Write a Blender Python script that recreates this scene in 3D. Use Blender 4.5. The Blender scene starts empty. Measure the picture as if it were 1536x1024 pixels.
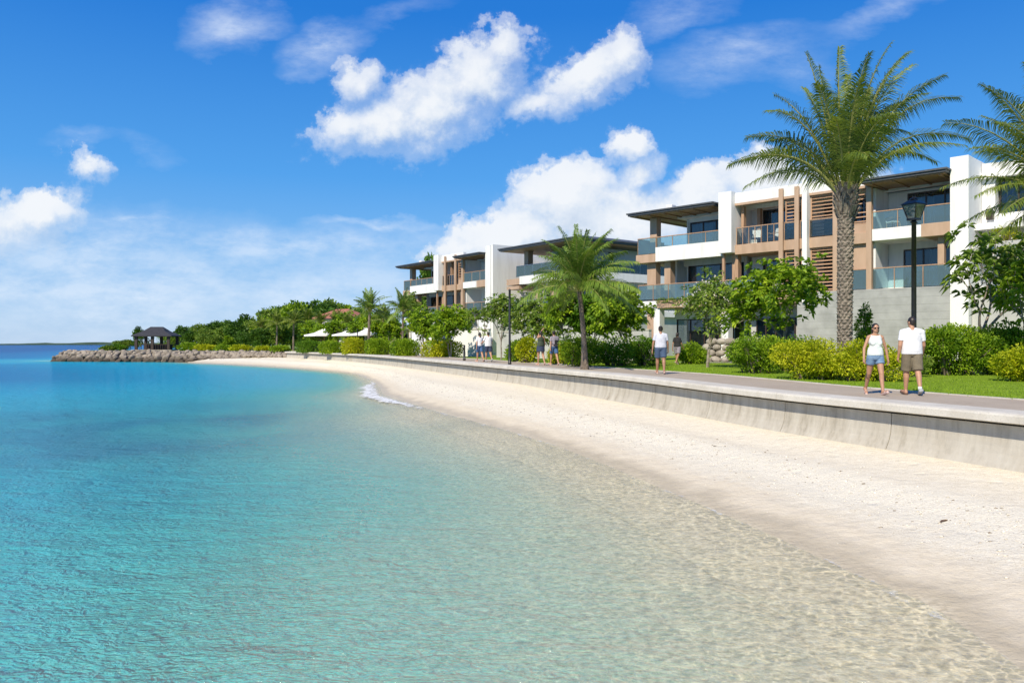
import bpy, bmesh, math, random
import numpy as np
from mathutils import Vector, Matrix
from math import radians as R, sin, cos, pi
random.seed(7); rng = np.random.default_rng(7)
SC = bpy.context.scene
COL = SC.collection
CZ = 2.75           # camera height above the water (water level is z = 0)
F = 1195.0          # focal length in photo pixels

# ------------------------------------------------------------------ helpers
def ground_z(y):
    """height of promenade and lawn: rises a little away from the camera"""
    t = min(1, max(0, (y-17)/12.0)); t = t*t*(3-2*t)
    return 1.56 + 0.11*t
def gpos(px, Y):
    """ground point under photo column px at depth Y"""
    return Vector(((px-768)/F*Y, Y, ground_z(Y)))

def meta(o, label=None, cat=None, group=None, kind=None):
    if label: o['label'] = label
    if cat: o['category'] = cat
    if group: o['group'] = group
    if kind: o['kind'] = kind
    return o
def thing(name, label, cat, loc=(0, 0, 0), rz=0, group=None):
    o = bpy.data.objects.new(name, None); COL.objects.link(o)
    o.location = loc; o.rotation_euler = (0, 0, rz); o.empty_display_size = 0.2
    return meta(o, label, cat, group)
def link_mesh(name, me, mat, parent=None):
    o = bpy.data.objects.new(name, me); COL.objects.link(o)
    if mat is not None and len(me.materials) == 0: me.materials.append(mat)
    if parent is not None: o.parent = parent
    return o
def copy_tree(o, parent=None):
    c = o.copy(); COL.objects.link(c)
    if parent is not None: c.parent = parent
    for ch in list(o.children): copy_tree(ch, c)
    return c

class MB:
    def __init__(s): s.v = []; s.f = []
    def add(s, vs, fs):
        n = len(s.v); s.v.extend([tuple(v) for v in vs]); s.f.extend([tuple(i+n for i in f) for f in fs]); return s
    def box(s, x0, x1, y0, y1, z0, z1):
        return s.add([(x0,y0,z0),(x1,y0,z0),(x1,y1,z0),(x0,y1,z0),(x0,y0,z1),(x1,y0,z1),(x1,y1,z1),(x0,y1,z1)],
                     [(0,3,2,1),(4,5,6,7),(0,1,5,4),(1,2,6,5),(2,3,7,6),(3,0,4,7)])
    def bar(s, a, b, w, h=None):
        h = h or w
        a = Vector(a); b = Vector(b); d = (b-a).normalized()
        up = Vector((0,0,1)) if abs(d.z) < .95 else Vector((0,1,0))
        sx = d.cross(up).normalized()*w/2; sy = sx.cross(d).normalized()*h/2
        vs = [p+q for p in (a, b) for q in (-sx-sy, sx-sy, sx+sy, -sx+sy)]
        return s.add(vs, [(0,1,2,3),(7,6,5,4),(0,4,5,1),(1,5,6,2),(2,6,7,3),(3,7,4,0)])
    def tube(s, pts, rad, n=8, caps=True):
        pts = [Vector(p) for p in pts]; m = len(pts)
        if not hasattr(rad, '__len__'): rad = [rad]*m
        ref = Vector((0.3, 0.2, 1)) if abs((pts[-1]-pts[0]).normalized().z) < .9 else Vector((0, 1, 0))
        vs = []
        for i, p in enumerate(pts):
            d = (pts[min(i+1, m-1)]-pts[max(i-1, 0)]).normalized()
            a = d.cross(ref).normalized(); b = d.cross(a)
            for k in range(n):
                t = 2*pi*k/n; vs.append(p+(a*cos(t)+b*sin(t))*rad[i])
        fs = [(i*n+k, i*n+(k+1) % n, (i+1)*n+(k+1) % n, (i+1)*n+k) for i in range(m-1) for k in range(n)]
        if caps: fs += [tuple(range(n-1, -1, -1)), tuple((m-1)*n+k for k in range(n))]
        return s.add(vs, fs)
    def lathe(s, prof, c=(0, 0, 0), n=16, axis=None):
        c = Vector(c); m = len(prof)
        vs = [c+Vector((r*cos(2*pi*k/n), r*sin(2*pi*k/n), z)) for r, z in prof for k in range(n)]
        fs = [(i*n+k, i*n+(k+1) % n, (i+1)*n+(k+1) % n, (i+1)*n+k) for i in range(m-1) for k in range(n)]
        fs += [tuple(range(n-1, -1, -1)), tuple((m-1)*n+k for k in range(n))]
        return s.add(vs, fs)
    def cap(s, a, b, ra, rb, flat_a=False, flat_b=False, n=14, sx=1.0, ref=(0, 1, 0)):
        """tapered capsule a->b, optionally flat at an end; sx widens it across ref"""
        a = Vector(a); b = Vector(b); d = b-a; L = d.length; d.normalize()
        ref = Vector(ref)
        if abs(ref.dot(d)) > .95: ref = Vector((1, 0, 0))
        p = d.cross(ref).normalized(); q = p.cross(d).normalized()
        prof = []
        if flat_a: prof += [(ra*.05, 0), (ra, 0.0)]
        else: prof += [(ra*max(.05, cos(t)), -ra*sin(t)) for t in (R(88), R(60), R(30), 0)]
        if flat_b: prof += [(rb, L), (rb*.05, L)]
        else: prof += [(rb*max(.05, cos(t)), L+rb*sin(t)) for t in (0, R(30), R(60), R(88))]
        vs = [a+d*h+(p*cos(2*pi*k/n)*sx+q*sin(2*pi*k/n))*r for r, h in prof for k in range(n)]
        m = len(prof)
        fs = [(i*n+k, i*n+(k+1) % n, (i+1)*n+(k+1) % n, (i+1)*n+k) for i in range(m-1) for k in range(n)]
        fs += [tuple(range(n-1, -1, -1)), tuple((m-1)*n+k for k in range(n))]
        return s.add(vs, fs)
    def ell(s, c, rx, ry, rz, n=16, m=10, rot=None):
        c = Vector(c); vs = []
        for i in range(m+1):
            t = -pi/2+pi*i/m; ct = max(.03, cos(t))
            for k in range(n):
                v = Vector((rx*ct*cos(2*pi*k/n), ry*ct*sin(2*pi*k/n), rz*sin(t)))
                if rot is not None: v = rot @ v
                vs.append(c+v)
        fs = [(i*n+k, i*n+(k+1) % n, (i+1)*n+(k+1) % n, (i+1)*n+k) for i in range(m) for k in range(n)]
        fs += [tuple(range(n-1, -1, -1)), tuple(m*n+k for k in range(n))]
        return s.add(vs, fs)
    def mesh(s, name, smooth=False):
        me = bpy.data.meshes.new(name); me.from_pydata(s.v, [], s.f); me.update()
        if smooth: me.polygons.foreach_set('use_smooth', [True]*len(me.polygons))
        return me
    def build(s, name, mat, parent=None, smooth=False, bevel=0):
        o = link_mesh(name, s.mesh(name, smooth), mat, parent)
        if bevel:
            md = o.modifiers.new('edge', 'BEVEL'); md.width = bevel; md.segments = 2; md.limit_method = 'ANGLE'
        return o

def np_mesh(name, verts, faces, rnd=None, smooth=False):
    """verts (N,3), faces (M,k) -> mesh; rnd = per-vertex float attribute"""
    me = bpy.data.meshes.new(name)
    N = len(verts); M, k = faces.shape
    me.vertices.add(N); me.vertices.foreach_set('co', np.ascontiguousarray(verts, dtype=np.float32).ravel())
    me.loops.add(M*k); me.loops.foreach_set('vertex_index', np.ascontiguousarray(faces, dtype=np.int32).ravel())
    me.polygons.add(M); me.polygons.foreach_set('loop_start', np.arange(0, M*k, k, dtype=np.int32))
    me.polygons.foreach_set('loop_total', np.full(M, k, dtype=np.int32))
    if smooth: me.polygons.foreach_set('use_smooth', np.ones(M, dtype=bool))
    me.update(calc_edges=True); me.validate()
    if rnd is not None:
        a = me.attributes.new('rnd', 'FLOAT', 'POINT'); a.data.foreach_set('value', np.asarray(rnd, dtype=np.float32))
    return me

def norm(a): return a/np.maximum(1e-9, np.linalg.norm(a, axis=-1, keepdims=True))
def leaves(pos, dirs, L, W, fold=.25, droop=.15, rnd=None):
    """one folded leaf (two triangles + droop) per row of pos, pointing along dirs"""
    n = len(pos); d = norm(dirs)
    L = np.broadcast_to(L, (n,))[:, None]; W = np.broadcast_to(W, (n,))[:, None]
    r = norm(rng.normal(size=(n, 3))); r[:, 2] += .2
    side = norm(np.cross(d, r)); up = np.cross(side, d)
    mid = pos+d*L*.5
    a = pos; b = mid+side*W*.5+up*W*fold; c = pos+d*L-np.array([0, 0, 1])*L*droop; e = mid-side*W*.5+up*W*fold
    v = np.stack([a, b, c, e], 1).reshape(-1, 3)
    base = (np.arange(n)*4)[:, None]
    f = np.concatenate([base+np.array([0, 2, 1]), base+np.array([0, 3, 2])], 1).reshape(-1, 3)
    if rnd is None: rnd = rng.random(n)
    return v, f, np.repeat(rnd, 4)
def join_leaves(parts):
    v = []; f = []; r = []; o = 0
    for a, b, c in parts:
        v.append(a); f.append(b+o); r.append(c); o += len(a)
    return np.concatenate(v), np.concatenate(f), np.concatenate(r)

# ------------------------------------------------------------------ materials
def new_mat(name):
    m = bpy.data.materials.new(name); m.use_nodes = True
    nt = m.node_tree; nt.nodes.clear()
    out = nt.nodes.new('ShaderNodeOutputMaterial')
    return m, nt, out
class NT:
    """small wrapper that keeps node code short"""
    def __init__(s, nt): s.nt = nt
    def n(s, t, **kw):
        x = s.nt.nodes.new(t)
        for k, v in kw.items():
            if k == 'ins':
                for kk, vv in v.items():
                    if isinstance(vv, bpy.types.NodeSocket): s.nt.links.new(vv, x.inputs[kk])
                    else: x.inputs[kk].default_value = vv
            else: setattr(x, k, v)
        return x
    def link(s, a, b): s.nt.links.new(a, b)
    def math(s, op, a, b=None, c=None, clamp=False):
        x = s.nt.nodes.new('ShaderNodeMath'); x.operation = op; x.use_clamp = clamp
        for i, q in enumerate((a, b, c)):
            if q is None: continue
            if isinstance(q, bpy.types.NodeSocket): s.nt.links.new(q, x.inputs[i])
            else: x.inputs[i].default_value = q
        return x.outputs[0]
    def noise(s, vec, scale, detail=4, rough=.55, dist=0):
        x = s.n('ShaderNodeTexNoise', ins={'Scale': scale, 'Detail': detail, 'Roughness': rough, 'Distortion': dist})
        if vec is not None: s.link(vec, x.inputs['Vector'])
        return x.outputs[0]
    def ramp(s, fac, stops, interp='LINEAR'):
        x = s.nt.nodes.new('ShaderNodeValToRGB'); x.color_ramp.interpolation = interp
        el = x.color_ramp.elements
        while len(el) < len(stops): el.new(.5)
        for e, (p, c) in zip(el, stops):
            e.position = p; e.color = c if len(c) == 4 else (*c, 1)
        s.link(fac, x.inputs[0]); return x.outputs[0]
    def mix(s, fac, a, b, blend='MIX'):
        x = s.nt.nodes.new('ShaderNodeMix'); x.data_type = 'RGBA'; x.blend_type = blend
        for i, q in ((0, fac), (6, a), (7, b)):
            if isinstance(q, bpy.types.NodeSocket): s.nt.links.new(q, x.inputs[i])
            else: x.inputs[i].default_value = q if i == 0 else (q if len(q) == 4 else (*q, 1))
        return x.outputs[2]
    def pos(s): return s.nt.nodes.new('ShaderNodeNewGeometry').outputs['Position']
    def objco(s): return s.nt.nodes.new('ShaderNodeTexCoord').outputs['Object']
    def mapping(s, vec, scale=(1, 1, 1), rot=(0, 0, 0), loc=(0, 0, 0)):
        x = s.nt.nodes.new('ShaderNodeMapping'); s.link(vec, x.inputs[0])
        x.inputs['Scale'].default_value = scale; x.inputs['Rotation'].default_value = rot; x.inputs['Location'].default_value = loc
        return x.outputs[0]
    def bump(s, h, strength=.3, dist=.02):
        x = s.n('ShaderNodeBump', ins={'Strength': strength, 'Distance': dist}); s.link(h, x.inputs['Height'])
        return x.outputs[0]
    def attr(s, name): return s.n('ShaderNodeAttribute', attribute_name=name)

def pm(name, c1, c2=None, scale=3, rough=.6, bump=.15, bscale=40, metallic=0, stretch=(1, 1, 1), spec=.5, detail=5, lo=.35, hi=.65, bdist=.01, obj=False):
    """principled material: two colours mixed by noise, plus a fine bump"""
    m, nt, out = new_mat(name); k = NT(nt)
    p = k.objco() if obj else k.pos()
    pv = k.mapping(p, stretch)
    col = k.ramp(k.noise(pv, scale, detail, .6), [(lo, c1), (hi, c2 or c1)])
    b = k.n('ShaderNodeBsdfPrincipled', ins={'Roughness': rough, 'Metallic': metallic, 'Specular IOR Level': spec})
    k.link(col, b.inputs['Base Color'])
    if bump: k.link(k.bump(k.noise(pv, bscale, 4), bump, bdist), b.inputs['Normal'])
    k.link(b.outputs[0], out.inputs[0]); return m

def leaf_mat(name, cols, trans=.35, rough=.5, gloss=.25):
    m, nt, out = new_mat(name); k = NT(nt)
    r = k.attr('rnd').outputs['Fac']
    n = k.noise(k.pos(), 1.6, 3)
    f = k.math('ADD', k.math('MULTIPLY', r, .75), k.math('MULTIPLY_ADD', n, .8, -.28), clamp=True)
    st = [(i/(len(cols)-1), c) for i, c in enumerate(cols)]
    col = k.ramp(f, st)
    d = k.n('ShaderNodeBsdfPrincipled', ins={'Roughness': rough, 'Specular IOR Level': gloss})
    k.link(col, d.inputs['Base Color'])
    t = k.n('ShaderNodeBsdfTranslucent'); k.link(k.mix(1.0, col, (1.0, 1.0, .55), 'MULTIPLY'), t.inputs[0])
    mx = k.n('ShaderNodeMixShader', ins={0: trans}); k.link(d.outputs[0], mx.inputs[1]); k.link(t.outputs[0], mx.inputs[2])
    k.link(mx.outputs[0], out.inputs[0]); return m

M = {}
M['white'] = pm('white_render', (.68, .675, .655), (.80, .80, .785), 1.5, .75, .12, 60, lo=.28, hi=.52, stretch=(1.6, 1.6, .22), detail=7)
M['brown'] = pm('tan_cladding', (.42, .285, .19), (.51, .355, .25), 2.0, .6, .1, 30, stretch=(1, 1, .3))
M['timber'] = pm('timber', (.36, .22, .135), (.48, .31, .20), 4, .55, .2, 30, stretch=(3, 3, .4))
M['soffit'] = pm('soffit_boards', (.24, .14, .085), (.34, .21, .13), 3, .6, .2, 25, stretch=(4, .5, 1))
M['slate'] = pm('dark_roofing', (.055, .06, .07), (.09, .095, .105), 6, .6, .3, 30)
M['frame'] = pm('bronze_frame', (.035, .024, .02), (.06, .04, .03), 4, .4, 0)
M['curtain'] = pm('curtain_cloth', (.62, .63, .64), (.72, .72, .72), 3, .9, .3, 6, stretch=(8, 8, .1), bdist=.03)
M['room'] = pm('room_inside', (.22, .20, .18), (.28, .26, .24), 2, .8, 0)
M['grey_wall'] = pm('grey_render', (.42, .42, .41), (.52, .52, .50), 1.1, .8, .2, 40)
M['black'] = pm('black_painted_metal', (.012, .013, .015), (.02, .02, .022), 8, .35, .05, 50)
M['steel'] = pm('steel', (.35, .35, .35), (.45, .45, .45), 8, .35, 0, metallic=.8)
M['terracotta'] = pm('terracotta_tiles', (.30, .11, .07), (.40, .17, .10), 5, .7, .3, 12)
M['canvas'] = pm('white_canvas', (.78, .77, .75), (.84, .83, .82), 2, .8, .1, 20)
M['bark'] = pm('bark', (.10, .075, .055), (.24, .19, .15), 7, .85, .5, 25, stretch=(1, 1, .4), bdist=.02)
M['palebark'] = pm('pale_bark', (.20, .16, .13), (.36, .31, .26), 6, .8, .4, 25, bdist=.01)
M['palmbark'] = pm('palm_bark', (.10, .08, .062), (.31, .265, .21), 9, .9, .5, 30, bdist=.02)
M['stone'] = pm('stone', (.24, .21, .17), (.44, .40, .34), 2.2, .85, .5, 9, bdist=.03)
M['pot'] = pm('planter_soil', (.25, .22, .19), (.35, .3, .26), 4, .8, .2)
M['thatch'] = pm('dark_shingles', (.025, .025, .03), (.05, .05, .055), 5, .8, .4, 12, bdist=.03)
M['darkwood'] = pm('dark_wood', (.03, .018, .012), (.06, .04, .03), 5, .6, .2, 20)
M['driftwood'] = pm('driftwood', (.09, .05, .03), (.18, .11, .07), 20, .85, .3, 60)

def glass_mat(name, tint, refl=1.0, body=0.0, bodycol=(.2, .3, .35)):
    m, nt, out = new_mat(name); k = NT(nt)
    fr = k.n('ShaderNodeFresnel', ins={'IOR': 1.55})
    tr = k.n('ShaderNodeBsdfTransparent', ins={0: (*tint, 1)})
    gl = k.n('ShaderNodeBsdfGlossy', ins={'Roughness': .02})
    df = k.n('ShaderNodeBsdfDiffuse', ins={0: (*bodycol, 1)})
    m1 = k.n('ShaderNodeMixShader', ins={0: body}); k.link(tr.outputs[0], m1.inputs[1]); k.link(df.outputs[0], m1.inputs[2])
    m2 = k.n('ShaderNodeMixShader'); k.link(k.math('MULTIPLY', fr.outputs[0], refl, clamp=True), m2.inputs[0])
    k.link(m1.outputs[0], m2.inputs[1]); k.link(gl.outputs[0], m2.inputs[2])
    k.link(m2.outputs[0], out.inputs[0]); return m
M['railglass'] = glass_mat('tinted_railing_glass', (.66, .85, .89), 1.3, .17, (.42, .62, .65))
M['clearglass'] = glass_mat('clear_railing_glass', (.78, .84, .84), 1.4, .05)
M['pane'] = glass_mat('window_glass', (.66, .71, .74), 1.6, .05, (.06, .09, .12))
M['lampglass'] = glass_mat('lantern_glass', (.8, .84, .84), 1.3, .22, (.5, .55, .55))

M['leaf_bright'] = leaf_mat('bright_leaves', [(.055, .12, .008), (.16, .29, .015), (.31, .45, .02), (.50, .60, .04)])
M['leaf_dark'] = leaf_mat('deep_green_leaves', [(.035, .09, .008), (.08, .19, .013), (.15, .29, .018), (.27, .42, .03)])
M['leaf_yellow'] = leaf_mat('yellow_green_leaves', [(.12, .20, .008), (.34, .42, .012), (.54, .56, .02), (.70, .68, .04)])
M['leaf_olive'] = leaf_mat('olive_leaves', [(.06, .11, .02), (.14, .24, .03), (.26, .37, .05), (.42, .46, .12)])
M['leaf_far'] = leaf_mat('wood_leaves', [(.03, .075, .012), (.06, .14, .018), (.11, .22, .025), (.20, .31, .04)])
M['leaf_palmfar'] = leaf_mat('far_palm_leaves', [(.06, .11, .015), (.14, .21, .025), (.24, .30, .04), (.38, .38, .07)])
M['frond'] = leaf_mat('palm_fronds', [(.065, .11, .03), (.14, .21, .04), (.27, .33, .055), (.50, .50, .12)], .38, .4, .3)
M['frond_mid'] = leaf_mat('feather_palm_fronds', [(.065, .13, .018), (.14, .24, .03), (.24, .34, .05), (.40, .45, .09)], .3, .45, .4)
M['petal'] = leaf_mat('petals', [(.75, .72, .66), (.8, .78, .74), (.82, .70, .66)], .3)
M['rachis'] = pm('frond_stalk', (.22, .24, .06), (.34, .33, .10), 5, .5, 0)
M['grassblade'] = leaf_mat('grass_blades', [(.14, .25, .012), (.24, .38, .016), (.34, .48, .03)], .3)
SKY_STR, SKY_SAT, SKY_HUE, EXPO = .10, 1.3, .5, 0.42
# ------------------------------------------------------------------ plan curves
def catmull(P, sub=10):
    P = [Vector(p) for p in P]; out = []
    Q = [P[0]*2-P[1]]+P+[P[-1]*2-P[-2]]
    for i in range(1, len(Q)-2):
        a, b, c, d = Q[i-1:i+3]
        for j in range(sub):
            t = j/sub
            out.append(.5*((2*b)+(c-a)*t+(2*a-5*b+4*c-d)*t*t+(3*b-a-3*c+d)*t**3))
    out.append(P[-1]); return out
def resample(P, n):
    d = [0]
    for a, b in zip(P, P[1:]): d.append(d[-1]+(b-a).length)
    xs = np.interp(np.linspace(0, d[-1], n), d, [p.x for p in P]); ys = np.interp(np.linspace(0, d[-1], n), d, [p.y for p in P])
    return [Vector((x, y)) for x, y in zip(xs, ys)]
INNER = catmull([(18.5, -14), (15.1, -4), (11.9, 5), (8.9, 13.7), (6.55, 20.2), (4.2, 27.4), (0.05, 39.3), (-9.2, 65.5), (-16.2, 82), (-27, 101), (-38, 116), (-46, 125)], 12)
def normals(P):
    """landward unit normals (to the right of the walking direction away from the camera)"""
    N = []
    for i in range(len(P)):
        d = (P[min(i+1, len(P)-1)]-P[max(i-1, 0)]).normalized(); N.append(Vector((d.y, -d.x)))
    return N
INN = normals(INNER)
def off(P, N, d): return [p+n*d for p, n in zip(P, N)]
PATH_W = 2.75
SHORE = catmull([(2.6, -14), (3.3, -4), (4.0, 2), (4.25, 6), (4.4, 8.3), (4.08, 9.6), (3.62, 11.95), (2.9, 14.9), (1.68, 19.7), (.04, 24.7), (-2.3, 30.5), (-5.0, 37.5), (-6.9, 43), (-8.3, 50), (-10.6, 60), (-14.2, 72), (-20, 82.5), (-29.7, 96), (-38, 105.5), (-44, 111.5), (-50, 119), (-62, 124)], 10)
NS = 300
SH = resample(SHORE, NS)
WB_full = off(INNER, INN, -.80)
# wall-base curve stops where the breakwater starts
WB = resample([p for p in WB_full if p.y < 118]+[Vector((-46, 121)), Vector((-53, 124)), Vector((-63, 127))], NS)

# beach and seabed in one sheet -------------------------------------------------
def base_z(y): return float(np.interp(y, [5, 12, 19, 37, 110], [.58, .62, .66, .88, .9]))
SHN = normals(SH)
wl = np.concatenate([np.linspace(-.12, 1, 34)])
sea_d = np.array([.15, .3, .5, .75, 1.0, 1.3, 1.6])
def sea_depth(d): return -(.02*d+.055*d*d/(d+2.2)+.02*np.maximum(0, d-6))
rows = []; wat = []
for i in range(NS):
    a, b, n = WB[i], SH[i], SHN[i]; zb = base_z(a.y); row = []; wr = []
    for w in wl:
        p = a.lerp(b, w)
        prof = zb*(1-max(w, 0))**.92 if w > 0 else zb
        prof += .05*math.exp(-((w-.42)/.10)**2)
        und = .02*math.sin(i*.35+w*9)+.015*math.sin(i*.13-w*14)
        row.append((p.x, p.y, prof+und*(1-w)*max(0, min(1, w*4)))); wr.append(w)
    for d in sea_d:
        p = b-n*d
        row.append((p.x, p.y, float(sea_depth(d)))); wr.append(1+d/10)
    rows.append(row); wat.append(wr)
nc = len(rows[0])
V = np.array(rows).reshape(-1, 3)
I = np.arange(NS*nc).reshape(NS, nc)
Fq = np.stack([I[:-1, :-1], I[1:, :-1], I[1:, 1:], I[:-1, 1:]], -1).reshape(-1, 4)
BEACH_V = V.copy()
me = np_mesh('beach', V, Fq[:, ::-1], rnd=np.array(wat).ravel(), smooth=True)
m, nt, out = new_mat('coral_sand'); k = NT(nt)
P = k.pos(); w = k.attr('rnd').outputs['Fac']
wn = k.math('ADD', w, k.math('MULTIPLY_ADD', k.noise(P, .9, 5), .22, -.11))
n1 = k.noise(P, 7, 6, .7); n2 = k.noise(P, 60, 3, .6)
dry = k.ramp(n1, [(.3, (.71, .645, .51)), (.7, (.80, .745, .62))])
spk = k.ramp(n2, [(.33, (.72, .66, .58)), (.5, (1, 1, 1)), (.68, (1.0, 1.0, 1.0))])
dry = k.mix(1, dry, spk, 'MULTIPLY')
shell = k.ramp(k.noise(P, 38, 4, .7), [(.34, (.46, .41, .33)), (.43, (.73, .67, .54)), (.6, (.80, .755, .64))])
band = k.math('MULTIPLY', k.ramp(wn, [(.34, (0, 0, 0)), (.44, (1, 1, 1)), (.60, (1, 1, 1)), (.68, (0, 0, 0))]), .8)
col = k.mix(band, dry, shell)
damp = k.ramp(wn, [(.70, (0, 0, 0)), (.80, (1, 1, 1))])
col = k.mix(k.math('MULTIPLY', damp, .75), col, k.ramp(n1, [(.3, (.61, .525, .39)), (.7, (.69, .605, .465))]))
wet = k.ramp(wn, [(.85, (0, 0, 0)), (.95, (1, 1, 1))])
col = k.mix(wet, col, k.ramp(n1, [(.3, (.49, .415, .29)), (.7, (.565, .485, .35))]))
# seabed: paler sand, light and dark mottling painted in to imitate caustic flecks
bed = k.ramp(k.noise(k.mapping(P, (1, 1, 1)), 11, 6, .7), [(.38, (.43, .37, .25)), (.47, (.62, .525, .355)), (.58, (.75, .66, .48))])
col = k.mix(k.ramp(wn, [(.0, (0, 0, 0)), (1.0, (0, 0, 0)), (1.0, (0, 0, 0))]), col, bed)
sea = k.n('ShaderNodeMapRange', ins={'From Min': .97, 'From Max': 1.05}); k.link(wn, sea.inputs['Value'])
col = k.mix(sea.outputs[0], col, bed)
b = k.n('ShaderNodeBsdfPrincipled')
k.link(col, b.inputs['Base Color'])
k.link(k.math('MULTIPLY_ADD', wet, -.55, .92), b.inputs['Roughness'])
b.inputs['Specular IOR Level'].default_value = .35
hh = k.math('ADD', k.math('MULTIPLY', n2, .35), k.math('ADD', k.math('MULTIPLY', k.noise(P, 22, 4, .65), k.math('MULTIPLY_ADD', band, 1.2, .5)), k.math('MULTIPLY', k.noise(P, 2.6, 5, .62), 3.2)))
vf = k.n('ShaderNodeTexVoronoi', ins={'Scale': 1.7, 'Randomness': 1.0}); k.link(P, vf.inputs['Vector'])
dimple = k.ramp(vf.outputs['Distance'], [(.05, (0, 0, 0)), (.22, (1, 1, 1))])
hh = k.math('ADD', hh, k.math('MULTIPLY', dimple, k.math('MULTIPLY_ADD', damp, -1.1, 1.1)))
k.link(k.bump(hh, .5, .04), b.inputs['Normal'])
k.link(b.outputs[0], out.inputs[0])
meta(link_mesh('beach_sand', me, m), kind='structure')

# pebbles and broken coral along the wrack band (nobody could count them)
def scatter_chips(n, wlo, whi, smin, smax, seed):
    g = np.random.default_rng(seed)
    u = g.random(n)**1.0*(NS*.62); w_ = np.clip(g.normal((wlo+whi)/2, (whi-wlo)/3.2, n), .05, .95)
    i = u.astype(int); i = np.clip(i, 0, NS-2); fr = u-i
    A = np.array(WB); B = np.array(SH)
    a = A[i]*(1-fr)[:, None]+A[i+1]*fr[:, None]; b_ = B[i]*(1-fr)[:, None]+B[i+1]*fr[:, None]
    p = a*(1-w_)[:, None]+b_*w_[:, None]
    zb = np.array([base_z(y) for y in a[:, 1]])
    z = zb*(1-w_)**.92+.05*np.exp(-((w_-.42)/.10)**2)+(.02*np.sin(u*.35+w_*9)+.015*np.sin(u*.13-w_*14))*(1-w_)*np.clip(w_*4, 0, 1)
    s = smin+(smax-smin)*g.random(n)**3
    octa = np.array([(1, 0, 0), (0, 1, 0), (-1, 0, 0), (0, -1, 0), (0, 0, .6), (0, 0, -.6)])
    v = octa[None]*s[:, None, None]*(1+g.normal(0, .3, (n, 6, 3)))
    th = g.random(n)*6.28; c, s_ = np.cos(th)[:, None], np.sin(th)[:, None]
    x = v[..., 0]*c-v[..., 1]*s_; y = v[..., 0]*s_+v[..., 1]*c
    v = np.stack([x*1.3, y*.8, v[..., 2]], -1)+np.stack([p[:, 0], p[:, 1], z+s*.2], -1)[:, None]
    f0 = np.array([(0, 1, 4), (1, 2, 4), (2, 3, 4), (3, 0, 4), (1, 0, 5), (2, 1, 5), (3, 2, 5), (0, 3, 5)])
    f = (np.arange(n)*6)[:, None, None]+f0[None]
    return v.reshape(-1, 3), f.reshape(-1, 3), np.repeat(g.random(n), 6)
cm, nt, out = new_mat('coral_chips'); k = NT(nt)
b = k.n('ShaderNodeBsdfPrincipled', ins={'Roughness': .85})
k.link(k.ramp(k.attr('rnd').outputs['Fac'], [(.0, (.20, .15, .11)), (.12, (.42, .36, .29)), (.25, (.62, .57, .48)), (1, (.80, .765, .69))]), b.inputs['Base Color'])
k.link(b.outputs[0], out.inputs[0])
v, f, r = join_leaves([scatter_chips(14000, .36, .68, .006, .026, 3), scatter_chips(1600, .15, .85, .005, .018, 5)])
meta(link_mesh('coral_pebbles', np_mesh('coral_pebbles', v, f, r), cm), 'scattered white coral chips and small pebbles along the beach', 'pebbles', kind='stuff')

# ------------------------------------------------------------------ water
ang = np.radians(np.linspace(-178, 178, 420))
rad = np.concatenate([[0.3], np.geomspace(1.0, 9000, 330)])
A, Rr = np.meshgrid(ang, rad)
X = Rr*np.sin(A); Y = Rr*np.cos(A)
# signed distance to the shoreline, positive seaward
shp = np.concatenate([[(-10, -300), (0, -60)], np.array(SH)[::3], [(-67, 124), (-71, 125), (-72.5, 129), (-66, 138), (-64, 150), (-70, 170), (-95, 230), (-155, 420), (-700, 1700)]])
def shore_dist(X, Y):
    q = np.stack([X.ravel(), Y.ravel()], -1); D = np.full(len(q), 1e9); Sg = np.ones(len(q))
    a = shp[:-1]; b_ = shp[1:]
    for s0, s1 in zip(a, b_):
        d = s1-s0; t = np.clip(((q-s0)@d)/(d@d), 0, 1); c = s0+t[:, None]*d; dd = np.linalg.norm(q-c, axis=1)
        sg = np.sign(-(d[1]*(q[:, 0]-s0[0])-d[0]*(q[:, 1]-s0[1])))
        better = dd < D; D = np.where(better, dd, D); Sg = np.where(better, sg, Sg)
    return (D*Sg).reshape(X.shape)
SD = shore_dist(X, Y)
gx = np.arange(-75, 9, .55); gy = np.arange(-12, 128, .55)
GX, GY = np.meshgrid(gx, gy); GD = shore_dist(GX, GY)
GZ = np.where(GD > .9, sea_depth(np.maximum(GD, 0))-.004, -.45)
Ig = np.arange(GX.size).reshape(GX.shape)
Fg = np.stack([Ig[:-1, :-1], Ig[:-1, 1:], Ig[1:, 1:], Ig[1:, :-1]], -1).reshape(-1, 4)
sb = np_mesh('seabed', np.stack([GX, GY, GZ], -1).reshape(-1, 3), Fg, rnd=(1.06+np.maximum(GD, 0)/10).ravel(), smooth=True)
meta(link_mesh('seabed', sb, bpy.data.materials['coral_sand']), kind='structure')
def fbm(X, Y, seed, sc):
    g = np.random.default_rng(seed); o = np.zeros_like(X); am = 1
    for i in range(5):
        for j in range(3):
            t = g.random()*6.28; o += am*np.sin((X*np.cos(t)+Y*np.sin(t))/sc*6.28+g.random()*6.28)
        sc *= .55; am *= .55
    return o/4.5
d = np.maximum(SD, 0)
d = d*(1+2.2*np.clip((Y-30)/28, 0, 1))
dn = d+fbm(X, Y, 2, 18)*np.minimum(d*.22, 3.0)
alpha = np.interp(dn, [0, .5, 1.5, 3, 5, 8, 12, 18, 40], [0.0, .015, .09, .29, .53, .72, .85, .93, .99])
stops = [0, 3, 7, 12, 20, 45, 90, 200, 900]
cr = np.interp(dn, stops, [.48, .24, .09, .045, .028, .014, .004, .002, .001])
cg = np.interp(dn, stops, [.56, .72, .66, .55, .50, .43, .24, .115, .075])
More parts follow.
